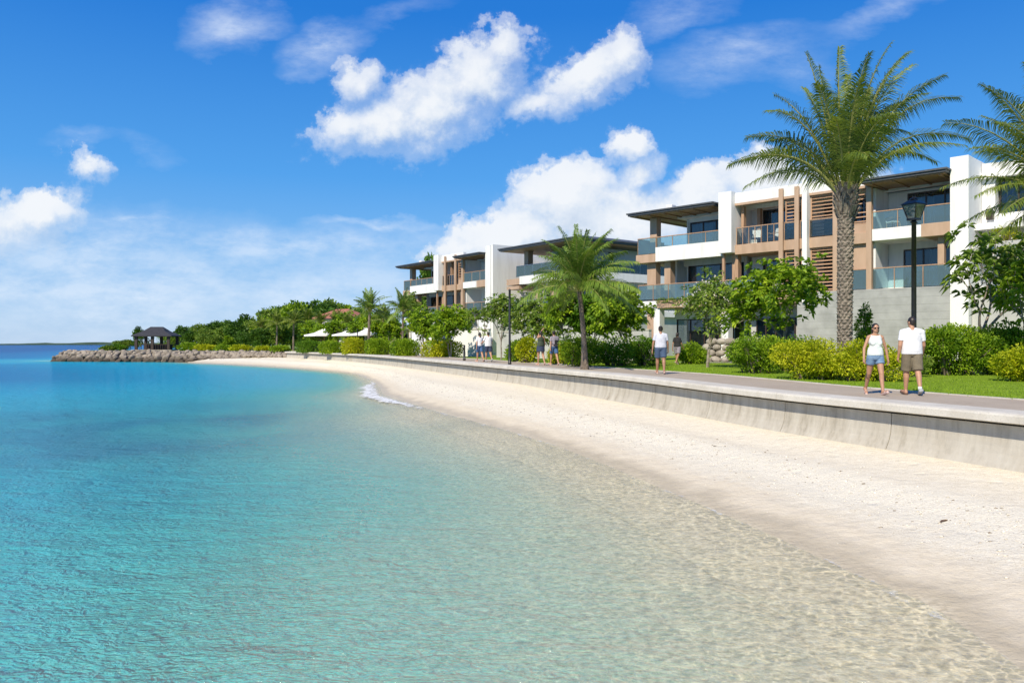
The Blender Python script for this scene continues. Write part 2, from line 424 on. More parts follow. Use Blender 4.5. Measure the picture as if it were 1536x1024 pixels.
cb = np.interp(dn, stops, [.44, .60, .62, .63, .68, .67, .52, .35, .26])
# mostly sky reflection, painted into the water colour as a mid-bay blue patch
patch = np.exp(-(((X+12)/9)**2+((Y-20)/8)**2))*.5+np.exp(-(((X+15)/10)**2+((Y-29)/9)**2))*.5
patch = np.clip(patch*(1+.8*fbm(X, Y, 9, 7)), 0, .92)
cr = cr*(1-patch)+.03*patch; cg = cg*(1-patch)+.31*patch; cb = cb*(1-patch)+.46*patch
alpha = np.maximum(alpha, patch*.85)
Vw = np.stack([X, Y, np.zeros_like(X)], -1).reshape(-1, 3)
nr, na = X.shape; I = np.arange(nr*na).reshape(nr, na)
Fw = np.stack([I[:-1, :-1], I[:-1, 1:], I[1:, 1:], I[1:, :-1]], -1).reshape(-1, 4)
me = np_mesh('water', Vw, Fw[:, ::-1], rnd=alpha.ravel(), smooth=True)
ca = me.attributes.new('body', 'FLOAT_COLOR', 'POINT')
ca.data.foreach_set('color', np.stack([cr, cg, cb, np.ones_like(cr)], -1).astype(np.float32).ravel())
m, nt, out = new_mat('sea_water'); k = NT(nt)
P = k.pos(); al = k.attr('rnd').outputs['Fac']; body = k.attr('body').outputs['Color']
pw = k.mapping(P, (.8, 1.5, 1), (0, 0, R(-14)))
h1 = k.noise(pw, 1.1, 3, .5, .6); h2n = k.noise(pw, 3.4, 4, .55, .9); h2 = k.math('SUBTRACT', 1.0, k.math('ABSOLUTE', k.math('MULTIPLY_ADD', h2n, 4.0, -2.0))); h3 = k.noise(pw, 15, 3, .5, .5)
h = k.math('ADD', k.math('MULTIPLY', h1, .8), k.math('ADD', k.math('MULTIPLY', h2, .16), k.math('MULTIPLY', h3, .22)))
nrm = k.bump(h, 1.0, .38)
nrm_soft = k.bump(h, 1.0, .06)
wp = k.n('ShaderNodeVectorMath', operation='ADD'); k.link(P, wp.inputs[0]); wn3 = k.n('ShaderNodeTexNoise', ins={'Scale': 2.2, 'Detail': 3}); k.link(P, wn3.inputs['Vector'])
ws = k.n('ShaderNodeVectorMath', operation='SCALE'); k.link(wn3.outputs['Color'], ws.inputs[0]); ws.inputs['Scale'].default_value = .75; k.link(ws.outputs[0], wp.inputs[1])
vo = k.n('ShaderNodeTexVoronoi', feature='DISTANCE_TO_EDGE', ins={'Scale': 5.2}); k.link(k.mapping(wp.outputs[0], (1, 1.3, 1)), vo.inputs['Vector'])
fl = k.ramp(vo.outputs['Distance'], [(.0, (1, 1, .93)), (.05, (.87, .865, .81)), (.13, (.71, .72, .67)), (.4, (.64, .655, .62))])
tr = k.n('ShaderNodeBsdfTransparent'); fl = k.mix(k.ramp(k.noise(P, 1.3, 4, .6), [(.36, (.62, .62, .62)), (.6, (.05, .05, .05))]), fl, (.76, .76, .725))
fl2 = k.n('ShaderNodeVectorMath', operation='SCALE'); k.link(fl, fl2.inputs[0]); fl2.inputs['Scale'].default_value = 1.42   # caustic light web painted into the transparent colour: mean stays near 1
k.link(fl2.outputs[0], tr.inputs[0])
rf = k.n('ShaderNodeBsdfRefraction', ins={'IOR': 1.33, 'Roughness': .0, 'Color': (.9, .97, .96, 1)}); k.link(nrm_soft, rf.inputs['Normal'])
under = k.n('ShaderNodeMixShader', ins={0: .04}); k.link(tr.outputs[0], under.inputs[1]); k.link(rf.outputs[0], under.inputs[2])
df = k.n('ShaderNodeBsdfDiffuse'); k.link(body, df.inputs[0]); k.link(k.bump(h, 1.0, .5), df.inputs['Normal'])
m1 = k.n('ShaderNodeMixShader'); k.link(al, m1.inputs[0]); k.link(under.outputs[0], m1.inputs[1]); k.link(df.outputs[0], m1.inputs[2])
fr = k.n('ShaderNodeFresnel', ins={'IOR': 1.33}); k.link(nrm, fr.inputs['Normal'])
gl = k.n('ShaderNodeBsdfGlossy', ins={'Roughness': .06, 'Color': (.8, .85, .88, 1)}); k.link(nrm, gl.inputs['Normal'])
m2 = k.n('ShaderNodeMixShader'); k.link(k.math('MINIMUM', k.math('MULTIPLY', fr.outputs[0], .7), .30), m2.inputs[0]); k.link(m1.outputs[0], m2.inputs[1]); k.link(gl.outputs[0], m2.inputs[2])
k.link(m2.outputs[0], out.inputs[0])
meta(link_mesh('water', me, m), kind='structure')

# foam: thin broken lace on the water, widest where the little wave breaks
fpts = [p for p in SH if 3 < p.y < 104]; fN = normals(fpts); vs = []; rn = []
for p, n in zip(fpts, fN):
    y = p.y; wd_ = .16+.10*sin(y*1.7)+1.0*math.exp(-((y-41)/6.5)**2)+.75*math.exp(-((y-50)/4)**2)+(.1 if y > 55 else 0)
    strength = np.interp(y, [3, 12, 20, 33, 37, 52, 58, 100], [.46, .40, .48, .52, .86, .78, .58, .6])
    for j in range(7):
        t = j/6; q = p+n*.06-n*wd_*1.5*t; hgt = .012+.09*wd_*sin(pi*t)*max(0, strength-.5)
        vs.append((q.x, q.y, hgt)); rn.append(strength*(sin(pi*(.08+.84*t))**1.2))
I = np.arange(len(vs)).reshape(-1, 7)
ff = np.stack([I[:-1, :-1], I[:-1, 1:], I[1:, 1:], I[1:, :-1]], -1).reshape(-1, 4)
fm, nt, out = new_mat('foam'); k = NT(nt); P = k.pos()
fac = k.math('ADD', k.math('MULTIPLY', k.attr('rnd').outputs['Fac'], .80), k.math('MULTIPLY_ADD', k.noise(k.mapping(P, (1, .6, 1)), 3.2, 7, .72), 1.5, -1.0))
fac = k.ramp(fac, [(.12, (0, 0, 0)), (.42, (.92, .92, .92))])
d_ = k.n('ShaderNodeBsdfDiffuse', ins={0: (.82, .84, .86, 1)}); k.link(k.bump(k.noise(P, 14, 4, .7), .8, .05), d_.inputs['Normal'])
tr = k.n('ShaderNodeBsdfTransparent'); mx = k.n('ShaderNodeMixShader'); k.link(fac, mx.inputs[0]); k.link(tr.outputs[0], mx.inputs[1]); k.link(d_.outputs[0], mx.inputs[2]); k.link(mx.outputs[0], out.inputs[0])
meta(link_mesh('sea_foam', np_mesh('sea_foam', np.array(vs), ff, np.array(rn), smooth=True), fm), 'thin white foam of a small wave breaking on the sand', 'foam', kind='stuff')

# ------------------------------------------------------------------ seawall
def sweep(P, N, prof, zf, closed=False, caps=True):
    """prof: (offset landward, dz) list"""
    vs = []; m_ = len(prof)
    for p, n in zip(P, N):
        z0 = zf(p.y)
        for o, dz in prof:
            q = p+n*o; vs.append((q.x, q.y, z0+dz))
    fs = [(i*m_+j, i*m_+(j+1) % m_, (i+1)*m_+(j+1) % m_, (i+1)*m_+j) for i in range(len(P)-1) for j in range(m_ if closed else m_-1)]
    if closed and caps: fs += [tuple(range(m_-1, -1, -1)), tuple((len(P)-1)*m_+j for j in range(m_))]
    return vs, fs
idx = [i for i, p in enumerate(INNER) if p.y < 104]
WP = [INNER[i] for i in idx]; WN = [INN[i] for i in idx]
WPr = resample(WP, 160); WNr = normals(WPr)
m, nt, out = new_mat('seawall_concrete'); k = NT(nt)
P = k.pos()
st = k.noise(k.mapping(P, (2.2, 2.2, .3)), 1.5, 8, .72); blot = k.noise(P, .7, 4, .6); fine = k.noise(P, 40, 3)
col = k.ramp(st, [(.26, (.24, .215, .17)), (.46, (.42, .385, .325)), (.66, (.51, .48, .42))])
col = k.mix(k.ramp(blot, [(.45, (0, 0, 0)), (.7, (.5, .5, .5))]), col, (.47, .45, .41))
b = k.n('ShaderNodeBsdfPrincipled', ins={'Roughness': .88, 'Specular IOR Level': .25}); k.link(col, b.inputs['Base Color'])
k.link(k.bump(k.math('ADD', fine, k.math('MULTIPLY', st, 2)), .3, .012), b.inputs['Normal']); k.link(b.outputs[0], out.inputs[0])
M['seawall'] = m
m, nt, out = new_mat('coping_concrete'); k = NT(nt); P = k.pos()
col = k.ramp(k.noise(P, 1.6, 6, .7), [(.32, (.50, .465, .40)), (.68, (.66, .625, .56))])
col = k.mix(k.ramp(k.noise(P, 30, 3), [(.3, (.5, .5, .5)), (.5, (0, 0, 0))]), col, (.42, .40, .36))
b = k.n('ShaderNodeBsdfPrincipled', ins={'Roughness': .85, 'Specular IOR Level': .3}); k.link(col, b.inputs['Base Color'])
k.link(k.bump(k.noise(P, 50, 3), .25, .01), b.inputs['Normal']); k.link(b.outputs[0], out.inputs[0])
M['coping'] = m
sw = thing('seawall', 'long curved pale concrete seawall with overhanging coping between beach and walkway', 'seawall')
prof = [(0, -.20), (-.50, -.205), (-.50, -.34), (-.505, -.46), (-.52, -.58), (-.55, -.70), (-.60, -.82), (-.67, -.94), (-.76, -1.06), (-.95, -1.4), (0, -1.3)]
wf_ = MB(); sg_ = resample(WP, 40*8+1); sgn = normals(sg_)
for j in range(40):
    pts = [p.copy() for p in sg_[j*8:j*8+9]]; pts[0] = pts[0].lerp(pts[1], .03); pts[-1] = pts[-1].lerp(pts[-2], .03)
    vs, fs = sweep(pts, sgn[j*8:j*8+9], prof, ground_z, closed=True); wf_.add(vs, fs)
wf_.build('wall_face', M['seawall'], sw, smooth=False)
vs, fs = sweep(WPr, WNr, [(-.08, -.21), (-.40, -.21), (-.40, -1.3), (-.08, -1.3)], ground_z, closed=True)
MB().add(vs, fs).build('wall_core', M['seawall'], sw)
cop = MB()
seg = resample(WP, 40*8+1); sn = normals(seg)
for j in range(40):
    pts = seg[j*8:j*8+9]; ns = sn[j*8:j*8+9]
    pts = [p.copy() for p in pts]
    pts[0] = pts[0].lerp(pts[1], .012); pts[-1] = pts[-1].lerp(pts[-2], .012)
    vs, fs = sweep(pts, ns, [(0, .03), (0, -.2), (-.70, -.15), (-.755, -.13), (-.755, -.02), (-.735, .012), (-.67, .03)], ground_z, closed=True)
    cop.add(vs, fs)
cop.build('coping', M['coping'], sw)

# ------------------------------------------------------------------ promenade, lawn, headland
def strip(name, L, Rr_, zf, mat, nsub=4, dz=0):
    vs = []; n = nsub+1
    for a, b_ in zip(L, Rr_):
        for j in range(n):
            p = a.lerp(b_, j/nsub); vs.append((p.x, p.y, zf(p.y)+dz))
    fs = [(i*n+j, i*n+j+1, (i+1)*n+j+1, (i+1)*n+j) for i in range(len(L)-1) for j in range(nsub)]
    return link_mesh(name, MB().add(vs, fs).mesh(name, True), mat)
m, nt, out = new_mat('promenade_paving'); k = NT(nt); P = k.pos()
br = k.n('ShaderNodeTexBrick', ins={'Scale': 4.5, 'Mortar Size': .012, 'Color1': (.37, .305, .235, 1), 'Color2': (.43, .36, .285, 1), 'Mortar': (.30, .26, .22, 1)})
k.link(k.mapping(P, (1, 1, 1), (0, 0, R(19))), br.inputs[0])
col = k.mix(k.ramp(k.noise(P, .8, 5), [(.35, (0, 0, 0)), (.7, (.6, .6, .6))]), br.outputs[0], (.47, .40, .32))
b = k.n('ShaderNodeBsdfPrincipled', ins={'Roughness': .85, 'Specular IOR Level': .3}); k.link(col, b.inputs[0])
k.link(k.bump(k.noise(P, 45, 3), .2, .01), b.inputs['Normal']); k.link(b.outputs[0], out.inputs[0])
PI = resample(INNER, 200); PN = normals(PI)
meta(strip('promenade_path', off(PI, PN, -.02), off(PI, PN, PATH_W), ground_z, m, 6), kind='structure')
kb = MB(); vs, fs = sweep(off(PI, PN, PATH_W), PN, [(0, .022), (.12, .022), (.12, -.2), (0, -.2)], ground_z, closed=True); kb.add(vs, fs)
meta(kb.build('path_edging_kerb', M['coping']), kind='structure')
m, nt, out = new_mat('lawn_turf'); k = NT(nt); P = k.pos()
col = k.ramp(k.noise(P, 2.2, 6, .7), [(.3, (.16, .25, .02)), (.55, (.235, .35, .03)), (.75, (.30, .40, .05))])
col = k.mix(k.ramp(k.noise(P, 55, 3), [(.35, (.55, .55, .55)), (.6, (0, 0, 0))]), col, (.12, .21, .012))
b = k.n('ShaderNodeBsdfPrincipled', ins={'Roughness': .9, 'Specular IOR Level': .1}); k.link(col, b.inputs[0])
k.link(k.bump(k.noise(P, 60, 4, .7), .7, .03), b.inputs['Normal']); k.link(b.outputs[0], out.inputs[0])
M['turf'] = m
EDGE = off(PI, PN, PATH_W+.1)
meta(strip('lawn', EDGE, [p+Vector((max(40, 90-p.x), 30)) for p in EDGE], ground_z, m, 40, -.004), kind='structure')
# headland behind the breakwater, one sheet to the far distance
hl = [(-33, 113.5), (-46, 121.2), (-58, 123.4), (-68.5, 124.6), (-71, 127.5), (-66, 134), (-61, 142), (-66, 165), (-90, 230), (-150, 420), (-150, 900), (900, 900), (900, 60), (60, 60)]
hb = MB().add([(x, y, 1.645) for x, y in hl], [tuple(range(len(hl)))[::-1]])
me = hb.mesh('headland')
if me.polygons[0].normal.z < 0: me.flip_normals()
m2_ = pm('headland_turf', (.09, .15, .02), (.17, .25, .03), .5, .95, .4, 20)
meta(link_mesh('headland_ground', me, m2_), kind='structure')
# grass blades on the lawn that can be seen from the walkway
def blades(n, seed):
    g = np.random.default_rng(seed); out_p = []
    pi_ = np.array(EDGE); pn = np.array(PN)
    yy = pi_[:, 1]; sel = np.where((yy > 13) & (yy < 50))[0]
    i = sel[(g.random(n)**1.3*len(sel)).astype(int)]; o = g.random(n)**1.7*11
    p = pi_[i]+pn[i]*o[:, None]+g.normal(0, .2, (n, 2))*np.minimum(1, o*3)[:, None]
    z = np.array([ground_z(y) for y in p[:, 1]])
    pos = np.stack([p[:, 0], p[:, 1], z-.005], -1)
    dirs = np.stack([g.normal(0, .45, n), g.normal(0, .45, n), np.ones(n)], -1)
    return leaves(pos, dirs, .035+.045*g.random(n), .012, .1, .1)
v, f, r = blades(42000, 4)
meta(link_mesh('lawn_grass', np_mesh('lawn_grass', v, f, r), M['grassblade']), 'short bright green grass of the lawn beside the walkway', 'grass', kind='stuff')
# far low coast on the horizon
fc = MB(); g = random.Random(3)
xs = [-1400+i*14 for i in range(95)]
hs = [2.9+1.0*sin(i*.31)+.8*sin(i*.83+1)+g.random()*1.2 for i in range(95)]
hs = [h*min(1, (i+1)/4) for i, h in enumerate(hs)]
prof_n = 5; vs = []
for x, h in zip(xs, hs):
    for j in range(prof_n):
        t = j/(prof_n-1); vs.append((x, 1500+120*t+.15*x, -.3+(h+.3)*sin(pi*t)**.7))
fs = [(i*prof_n+j, (i+1)*prof_n+j, (i+1)*prof_n+j+1, i*prof_n+j+1) for i in range(94) for j in range(prof_n-1)]
meta(fc.add(vs, fs).build('distant_coast', pm('far_coast_wood', (.022, .05, .022), (.05, .09, .035), .06, .95, 0), smooth=True), kind='structure')

# height of the sand under a point (nearest sheet vertex)
_V = BEACH_V
def SURF(x, y):
    d = (_V[:, 0]-x)**2+(_V[:, 1]-y)**2; i = np.argsort(d)[:4]; return float((_V[i, 2]/(d[i]+1e-6)).sum()/(1/(d[i]+1e-6)).sum())
# ------------------------------------------------------------------ buildings
G0 = 1.67
def rail(root, pts, z0, z1, glass='railglass', posts=1.3, mat='timber', cap_h=.05):
    """glass balustrade along a polyline of (t, v); posts and handrail are sub-parts"""
    gl = MB(); hr = MB(); ps = MB()
    for si, (a, b) in enumerate(zip(pts, pts[1:])):
        a = Vector((*a, 0)); b = Vector((*b, 0)); d = (b-a); L = d.length; d /= L
        n = max(1, round(L/posts)); w = L/n
        for i in range(n):
            p = a+d*(i*w+.03); q = a+d*((i+1)*w-.03)
            gl.bar((p.x, p.y, (z0+z1)/2), (q.x, q.y, (z0+z1)/2), .02, z1-z0-.02)
        for i in range(n+1):
            p = a+d*(i*w); ps.bar((p.x, p.y, z0-.05), (p.x, p.y, z1), .035, .035)
        hr.bar((a.x, a.y, z1+cap_h/2), (b.x, b.y, z1+cap_h/2), .07, cap_h)
    o = gl.build('balcony_railing', M[glass], root)
    hr.add(ps.v, ps.f); hr.build('rail_frame', M[mat], o)
    return o
def door(root, t0, t1, v, z0, z1, n=2, curtain=(0, .5), axis='t'):
    """sliding glass door (frame > pane, curtain) lying in the plane v (or t when axis is v)"""
    def P(a, b, c0, c1, z, zz): return (a, b, c0, c1, z, zz) if axis == 't' else (c0, c1, a, b, z, zz)
    fr = MB(); w = .07
    fr.box(*P(t0, t1, v-.05, v+.05, z1-w, z1)); fr.box(*P(t0, t1, v-.05, v+.05, z0, z0+.05))
    for i in range(n+1):
        c = t0+(t1-t0)*i/n; c0 = min(max(c-w/2, t0), t1-w)
        fr.box(*P(c0, c0+w, v-.05+.003, v+.05-.003, z0+.05, z1-w))
    f = fr.build('sliding_door', M['frame'], root)
    MB().box(*P(t0+.02, t1-.02, v-.006, v+.006, z0+.06, z1-.08)).build('pane', M['pane'], f)
    for c0, c1 in (curtain, (max(curtain[1]+.12, .8), 1.0) if curtain[1] < .85 else (0, max(.1, curtain[0]-.15))):
        curtain_strip(f, t0+(t1-t0)*c0+.03, t0+(t1-t0)*c1-.03, v, z0, z1, axis)
    return f
def curtain_strip(f, a, b_, v, z0, z1, axis):
    cu = MB(); m_ = int((b_-a)/.07)+2
    vs = []
    for i in range(m_):
        x = a+(b_-a)*i/(m_-1); y = v+.22+.05*(i % 2)
        vs += [(x, y, z0+.03), (x, y, z1-.05)] if axis == 't' else [(y, x, z0+.03), (y, x, z1-.05)]
    cu.add(vs, [(2*i, 2*i+2, 2*i+3, 2*i+1) for i in range(m_-1)])
    cu.build('curtain', M['curtain'], f)
def bxp(root, name, mat, *boxes, bevel=0):
    for b in boxes: o = MB().box(*b).build(name, M[mat], root, bevel=bevel)
    return o
def roof_slab(root, t0, t1, v0, v1, z, rise=.35):
    """overhanging dark roof with a stepped fascia, a low hip and a boarded soffit"""
    mb = MB()
    mb.box(t0, t1, v0, v1, z-.2, z-.085)
    mb.box(t0-.08, t1+.08, v0-.08, v1, z-.085, z)
    a = (t0-.05, v0-.05, z+.002); n = .3
    c = min((t1-t0), (v1-v0))*.42
    mb.add([(t0-.05, v0-.05, z), (t1+.05, v0-.05, z), (t1+.05, v1, z), (t0-.05, v1, z), (t0+c, v0+c, z+rise), (t1-c, v0+c, z+rise), (t1-c, v1, z+rise), (t0+c, v1, z+rise)],
           [(0, 1, 5, 4), (1, 2, 6, 5), (3, 0, 4, 7), (4, 5, 6, 7), (2, 3, 7, 6)])
    r = mb.build('roof', M['slate'], root)
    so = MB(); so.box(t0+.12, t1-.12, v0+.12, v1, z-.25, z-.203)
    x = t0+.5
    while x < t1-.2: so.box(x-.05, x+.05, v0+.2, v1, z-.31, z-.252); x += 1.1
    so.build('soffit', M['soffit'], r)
    return r
def louvre(root, t0, t1, v, z0, z1, step=.16, mat='timber', frame='brown'):
    fr = MB(); fr.box(t0, t0+.07, v-.05, v+.05, z0, z1); fr.box(t1-.07, t1, v-.05, v+.05, z0, z1); fr.box(t0+.07, t1-.07, v-.048, v+.048, z1-.07, z1); fr.box(t0+.07, t1-.07, v-.048, v+.048, z0, z0+.07)
    s = fr; z = z0+.14; q = 0
    while z < z1-.1:
        s.add([(t0+.07, v-.06, z-.03), (t1-.07, v-.06, z-.03), (t1-.07, v+.05, z+.035), (t0+.07, v+.05, z+.035), (t0+.07, v-.06, z-.015), (t1-.07, v-.06, z-.015), (t1-.07, v+.05, z+.05), (t0+.07, v+.05, z+.05)],
              [(0, 3, 2, 1), (4, 5, 6, 7), (0, 1, 5, 4), (1, 2, 6, 5), (2, 3, 7, 6), (3, 0, 4, 7)]); z += step; q += 1
    return fr.build('louvre_screen', M[mat], root)
F2, F3, RT = 3.9, 7.0, 9.67
def pane_room(root, t0, t1, zs):
    pass

def apartment(label, loc, rz, tw, p1, mid, td, tend, depth, near, end_wall=None, wingwrap=False):
    """three-storey resort block.  tw: width of the roofed wing, p1: right edge of the white pier,
    mid: stops of the timber-framed middle bays, td: right edge of the second roofed balcony bay"""
    root = thing('apartment_building', label, 'building', loc, rz, 'white resort apartment blocks')
    tm = mid[-1]
    B = 1.9
    # core volume behind the rooms and the floor slabs
    bxp(root, 'wall', 'white', (1.9, tend-.02, 4.4, depth, -.3, 9.35))
    for z in (F2, F3): bxp(root, 'floor_slab', 'white', (.9, tend-.05, .35, 4.42, z-.34, z-.02))
    bxp(root, 'floor_slab', 'white', (1.6, tend-.05, 1.2, 4.43, 9.30, 9.56))
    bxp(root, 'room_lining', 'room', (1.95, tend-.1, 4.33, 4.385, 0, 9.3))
    # partition walls between the flats
    for t in (1.9, tw+.45, mid[0]+(mid[-1]-mid[0])*.5, tm+.15):
        for z0, z1 in ((-.2, F2-.345), (F2-.015, F3-.345), (F3-.015, 9.29)): bxp(root, 'partition_wall', 'white', (t-.1, t+.1, B-.03 if t > 2 else B+.1, 4.3, z0, z1))
    # ---- roofed wing
    roof_slab(root, -.8, tw-.15, -1.0, 6.5, RT)
    bxp(root, 'chimney_vent', 'white', (.8, 1.3, 1.0, 1.5, RT+.05, RT+.62), bevel=.04)
    bxp(root, 'balcony_parapet', 'white', (.78, tw+.02, -.12, .12, F3-.55, F3+.38), (.78, tw+.02, .12, .4, F3-.55, F3-.345))
    bxp(root, 'balcony_slab', 'brown', (-.75, .775, -.18, 3.2, F3-.58, F3-.03), bevel=.015)
    rail(root, [(-.65, 2.9), (-.65, -.08), (.8, -.08)], F3, F3+1.02)
    rail(root, [(.8, 0.0), (tw, 0.0)], F3+.36, F3+1.02)
    for t, v in ((.35, .25),): bxp(root, 'column', 'brown', (t-.27, t+.27, v, v+.5, F3-.03, RT-.29), bevel=.01)
    bxp(root, 'column', 'brown', (-.15, .55, .25, .8, -.1, F3-.58), bevel=.01)
    bxp(root, 'column', 'brown', (1.15, 1.62, .35, .9, F2-.03, F3-.345), bevel=.01)
    bxp(root, 'side_wall', 'white', (1.9, 2.1, 2.0, 4.5, F3-.02, 9.3), (.95, 1.1, 1.9, 4.5, F2, F3-.34))
    lin = MB(); lin.box(2.12, tw+.4, B-.1, B+.1, F3+2.05, 9.32); lin.build('lintel', M['white'], root)
    door(root, 2.15, tw+.35, B, F3, F3+2.05, 4, (.15, .4))
    door(root, 2.0, tw-.1, B, F2, F2+2.3, 3, (0, .3))
    bxp(root, 'lintel', 'white', (1.7, tw+.4, B-.1, B+.1, F2+2.3, F3-.35))
    rail(root, [(-.6, 3.0), (-.6, -.1), (tw+.85, -.1)], F2+.08, F2+1.02)
    bxp(root, 'terrace_slab', 'brown', (.95, tw+.9, -.2, 2.2, F2-.5, F2-.02), bevel=.015)
    bxp(root, 'terrace_slab', 'white', (-.75, .93, -.2, 3.4, F2-.45, F2-.022), bevel=.015)
    bxp(root, 'column', 'white', (.62, 1.1, -.1, .45, -.3, F2-.45), bevel=.01)
    bxp(root, 'column', 'white', (tw-.1, tw+.4, -.1, .45, -.3, F2-.52), bevel=.01)
    door(root, 1.3, tw-.2, 1.6, 0.05, 2.7, 4, (.4, .6))
    bxp(root, 'lintel', 'white', (1.2, tw, 1.5, 1.7, 2.7, F2-.36))
    # ---- white pier
    bxp(root, 'pier', 'white', (tw+.03, p1, -.6, 4.6, F3-.45, 10.22), bevel=.01)
    bxp(root, 'column', 'timber', (tw+.1, tw+.25, -.3, -.15, F2, F3-.45), (tw+.55, tw+.95, .1, .5, F2-.02, F3-.45))
    # ---- timber framed middle
    bxp(root, 'roof_parapet', 'white', (p1+.003, tm, -.15, .2, 9.52, 10.14), (p1+.003, tm, .2, 4.6, 9.6, 9.75), bevel=.008)
    bxp(root, 'parapet_trim', 'brown', (p1+.003, tm, -.19, .12, 9.38, 9.517))
    bxp(root, 'balcony_slab', 'brown', (p1+.003, tm, -.18, 1.9, F3-.56, F3+.02), bevel=.012)
    bxp(root, 'balcony_slab', 'brown', (p1+.003, tm, -.18, 1.9, F2-.5, F2), bevel=.012)
    n = len(mid)
    stops = [p1]+list(mid)
    for i, t in enumerate(mid[:-1]):
        if i % 3 == 2: continue
        bxp(root, 'facade_post', 'brown', (t-.13, t+.13, -.34, -.2, F2-.5, 9.98), bevel=.02)
    for i, t in enumerate(mid[:-1]):
        if i % 3 == 2: bxp(root, 'fin_wall', 'white', (t-.14, t+.14, -.5, 1.7, F2-.5, 10.3))
    bxp(root, 'lintel', 'white', (p1+.01, tm-.05, B-.1, B+.1, F3+2.25, 9.29), (p1+.01, tm-.05, B-.1, B+.1, F2+2.25, F3-.345))
    for i, (a, b) in enumerate(zip(stops, stops[1:])):
        w = b-a
        if w > 1.9:
            door(root, a+.75, b-.25, B, F3, F3+2.25, 2, (.6, 1)); door(root, a+.75, b-.25, B, F2, F2+2.25, 2, (0, .4))
            bxp(root, 'column', 'timber', (a+.15, a+.32, .3, .6, F3, 9.38), (a+.7, a+.9, 1.2, 1.5, F3, 9.30))
            rail(root, [(a+.05, -.05), (b-.15, -.05)], F3+.06, F3+1.02, 'clearglass', .42)
            rail(root, [(a+.05, -.05), (b-.15, -.05)], F2+.06, F2+1.02, 'railglass', 1.1)
            bxp(root, 'side_wall', 'white', (a+.02, a+.75, B-.09, B+.09, F3, 9.3), (a+.02, a+.75, B-.09, B+.09, F2, F3-.35))
        elif i % 2 == 1 or w < 1:
            louvre(root, a+.15, b-.14, .0, F3+.05, 9.36, .2, 'timber')
            rail(root, [(a+.15, -.16), (b-.14, -.16)], F3+.06, F3+1.0, 'clearglass', 1)
            louvre(root, a+.15, b-.14, .0, F2+.05, F3-.58, .2, 'timber')
        else:
            louvre(root, a+.14, b-.14, .05, F3+.5, 9.36, .24, 'timber', 'brown')
            bxp(root, 'cladding_panel', 'brown', (a+.16, b-.16, -.02, .06, F3+.02, F3+.49), (a+.5, b-.16, .04, .12, F2+.02, F3-.57))
            door(root, a+.2, b-.2, B, F3, F3+2.25, 2, (0, .5)); door(root, a+.2, b-.2, B, F2, F2+2.25, 2, (.5, 1))
    # ---- second roofed balcony bay
    roof_slab(root, tm-.1, td+.02, -1.25, 5.0, RT-.02, .2)
    bxp(root, 'column', 'brown', (tm-.14, tm+.14, -.32, -.06, F2, RT-.3), bevel=.02)
    bxp(root, 'side_wall', 'white', (tm+.02, tm+.2, .1, B, F3, 9.35), (tm+.02, tm+.2, .1, B, F2, F3-.345))
    bxp(root, 'lintel', 'white', (tm+.25, td-.02, B-.1, B+.1, F3+2.15, 9.29), (tm+.25, td-.02, B-.1, B+.1, F2+2.25, F3-.345), (tm+.25, tm+1.2, B-.09, B+.09, F3, F3+2.15), (tm+.25, tm+1.0, B-.09, B+.09, F2, F2+2.25))
    door(root, tm+1.2, td-.03, B, F3, F3+2.15, 3, (.62, 1)); door(root, tm+1.0, td-.03, B, F2, F2+2.25, 3, (.4, .7))
    bxp(root, 'balcony_slab', 'white', (tm+.16, tm+2.6, -.3, 1.8, F3-.5, F3+.12), bevel=.02)
    bxp(root, 'balcony_slab', 'brown', (tm+2.603, td+.12, -.32, 1.8, F3-.52, F3+.14), bevel=.02)
    rail(root, [(tm+.16, -.18), (td-.05, -.18), (td-.05, 1.5)], F3+.14, F3+1.02)
    rail(root, [(mid[max(0, len(mid)-2)]+.2, -.02), (td, -.02)], F2+.1, F2+1.15)
    bxp(root, 'column', 'brown', (td-.75, td-.45, .1, .4, F2, F3-.52))
    bxp(root, 'roof_parapet', 'white', (tm, td, 1.6, 5, 9.3, 9.62), (tm+.01, td-.01, 5.0, 5.3, 9.62, 10.25))
    # ---- right pier and end wall
    bxp(root, 'pier', 'white', (td+.03, td+.85, -.6, 5.0, -.3, 10.22), bevel=.01)
    if end_wall:
        bxp(root, 'end_wall', 'white', (td+.86, td+1.1, -.45, depth+.3, -.3, 10.30))
    return root

# nearest block
rzC = math.atan2(-.714, .70)
C = apartment('largest white and tan three-storey apartment block behind the tall date palm', (8.93, 52.8, G0-.02), rzC, 5.7, 6.6, [9.6, 10.55, 11.1, 12.75, 14.55], 18.55, 26, 13, True)
# stretch right of the pier: recessed wall with tall windows, ledges with plants
bxp(C, 'wall', 'white', (19.42, 20.0, 1.5, 4.4, -.3, 10.1), (20.003, 26, 1.6, 4.4, F3+2.3, 10.1), (20.003, 26, 1.6, 4.4, F3-1.6, F3+.55), (20.003, 26, 1.6, 4.4, -.3, F2+.2), (22.6, 23.2, 1.62, 4.4, F3+.55, F3+2.3), (20.003, 26, 1.62, 4.4, F2+.2, F3-1.6))
for a, b in ((20.05, 22.55), (23.25, 25.9)): door(C, a, b, 2.1, F3+.56, F3+2.29, 3, (0, .8))
bxp(C, 'planter_ledge', 'grey_wall', (19.45, 22.0, -.3, 1.58, F3-1.35, F3-1.05))
bxp(C, 'planter_ledge', 'grey_wall', (22.3, 25.5, -.2, 1.57, F3-.95, F3-.7))
bxp(C, 'flowerpot', 'frame', (19.75, 20.05, .9, 1.2, F3+.2, F3+.62))
m, nt, out = new_mat('board_marked_concrete'); k = NT(nt); P = k.objco()
zz = k.n('ShaderNodeSeparateXYZ'); k.link(P, zz.inputs[0])
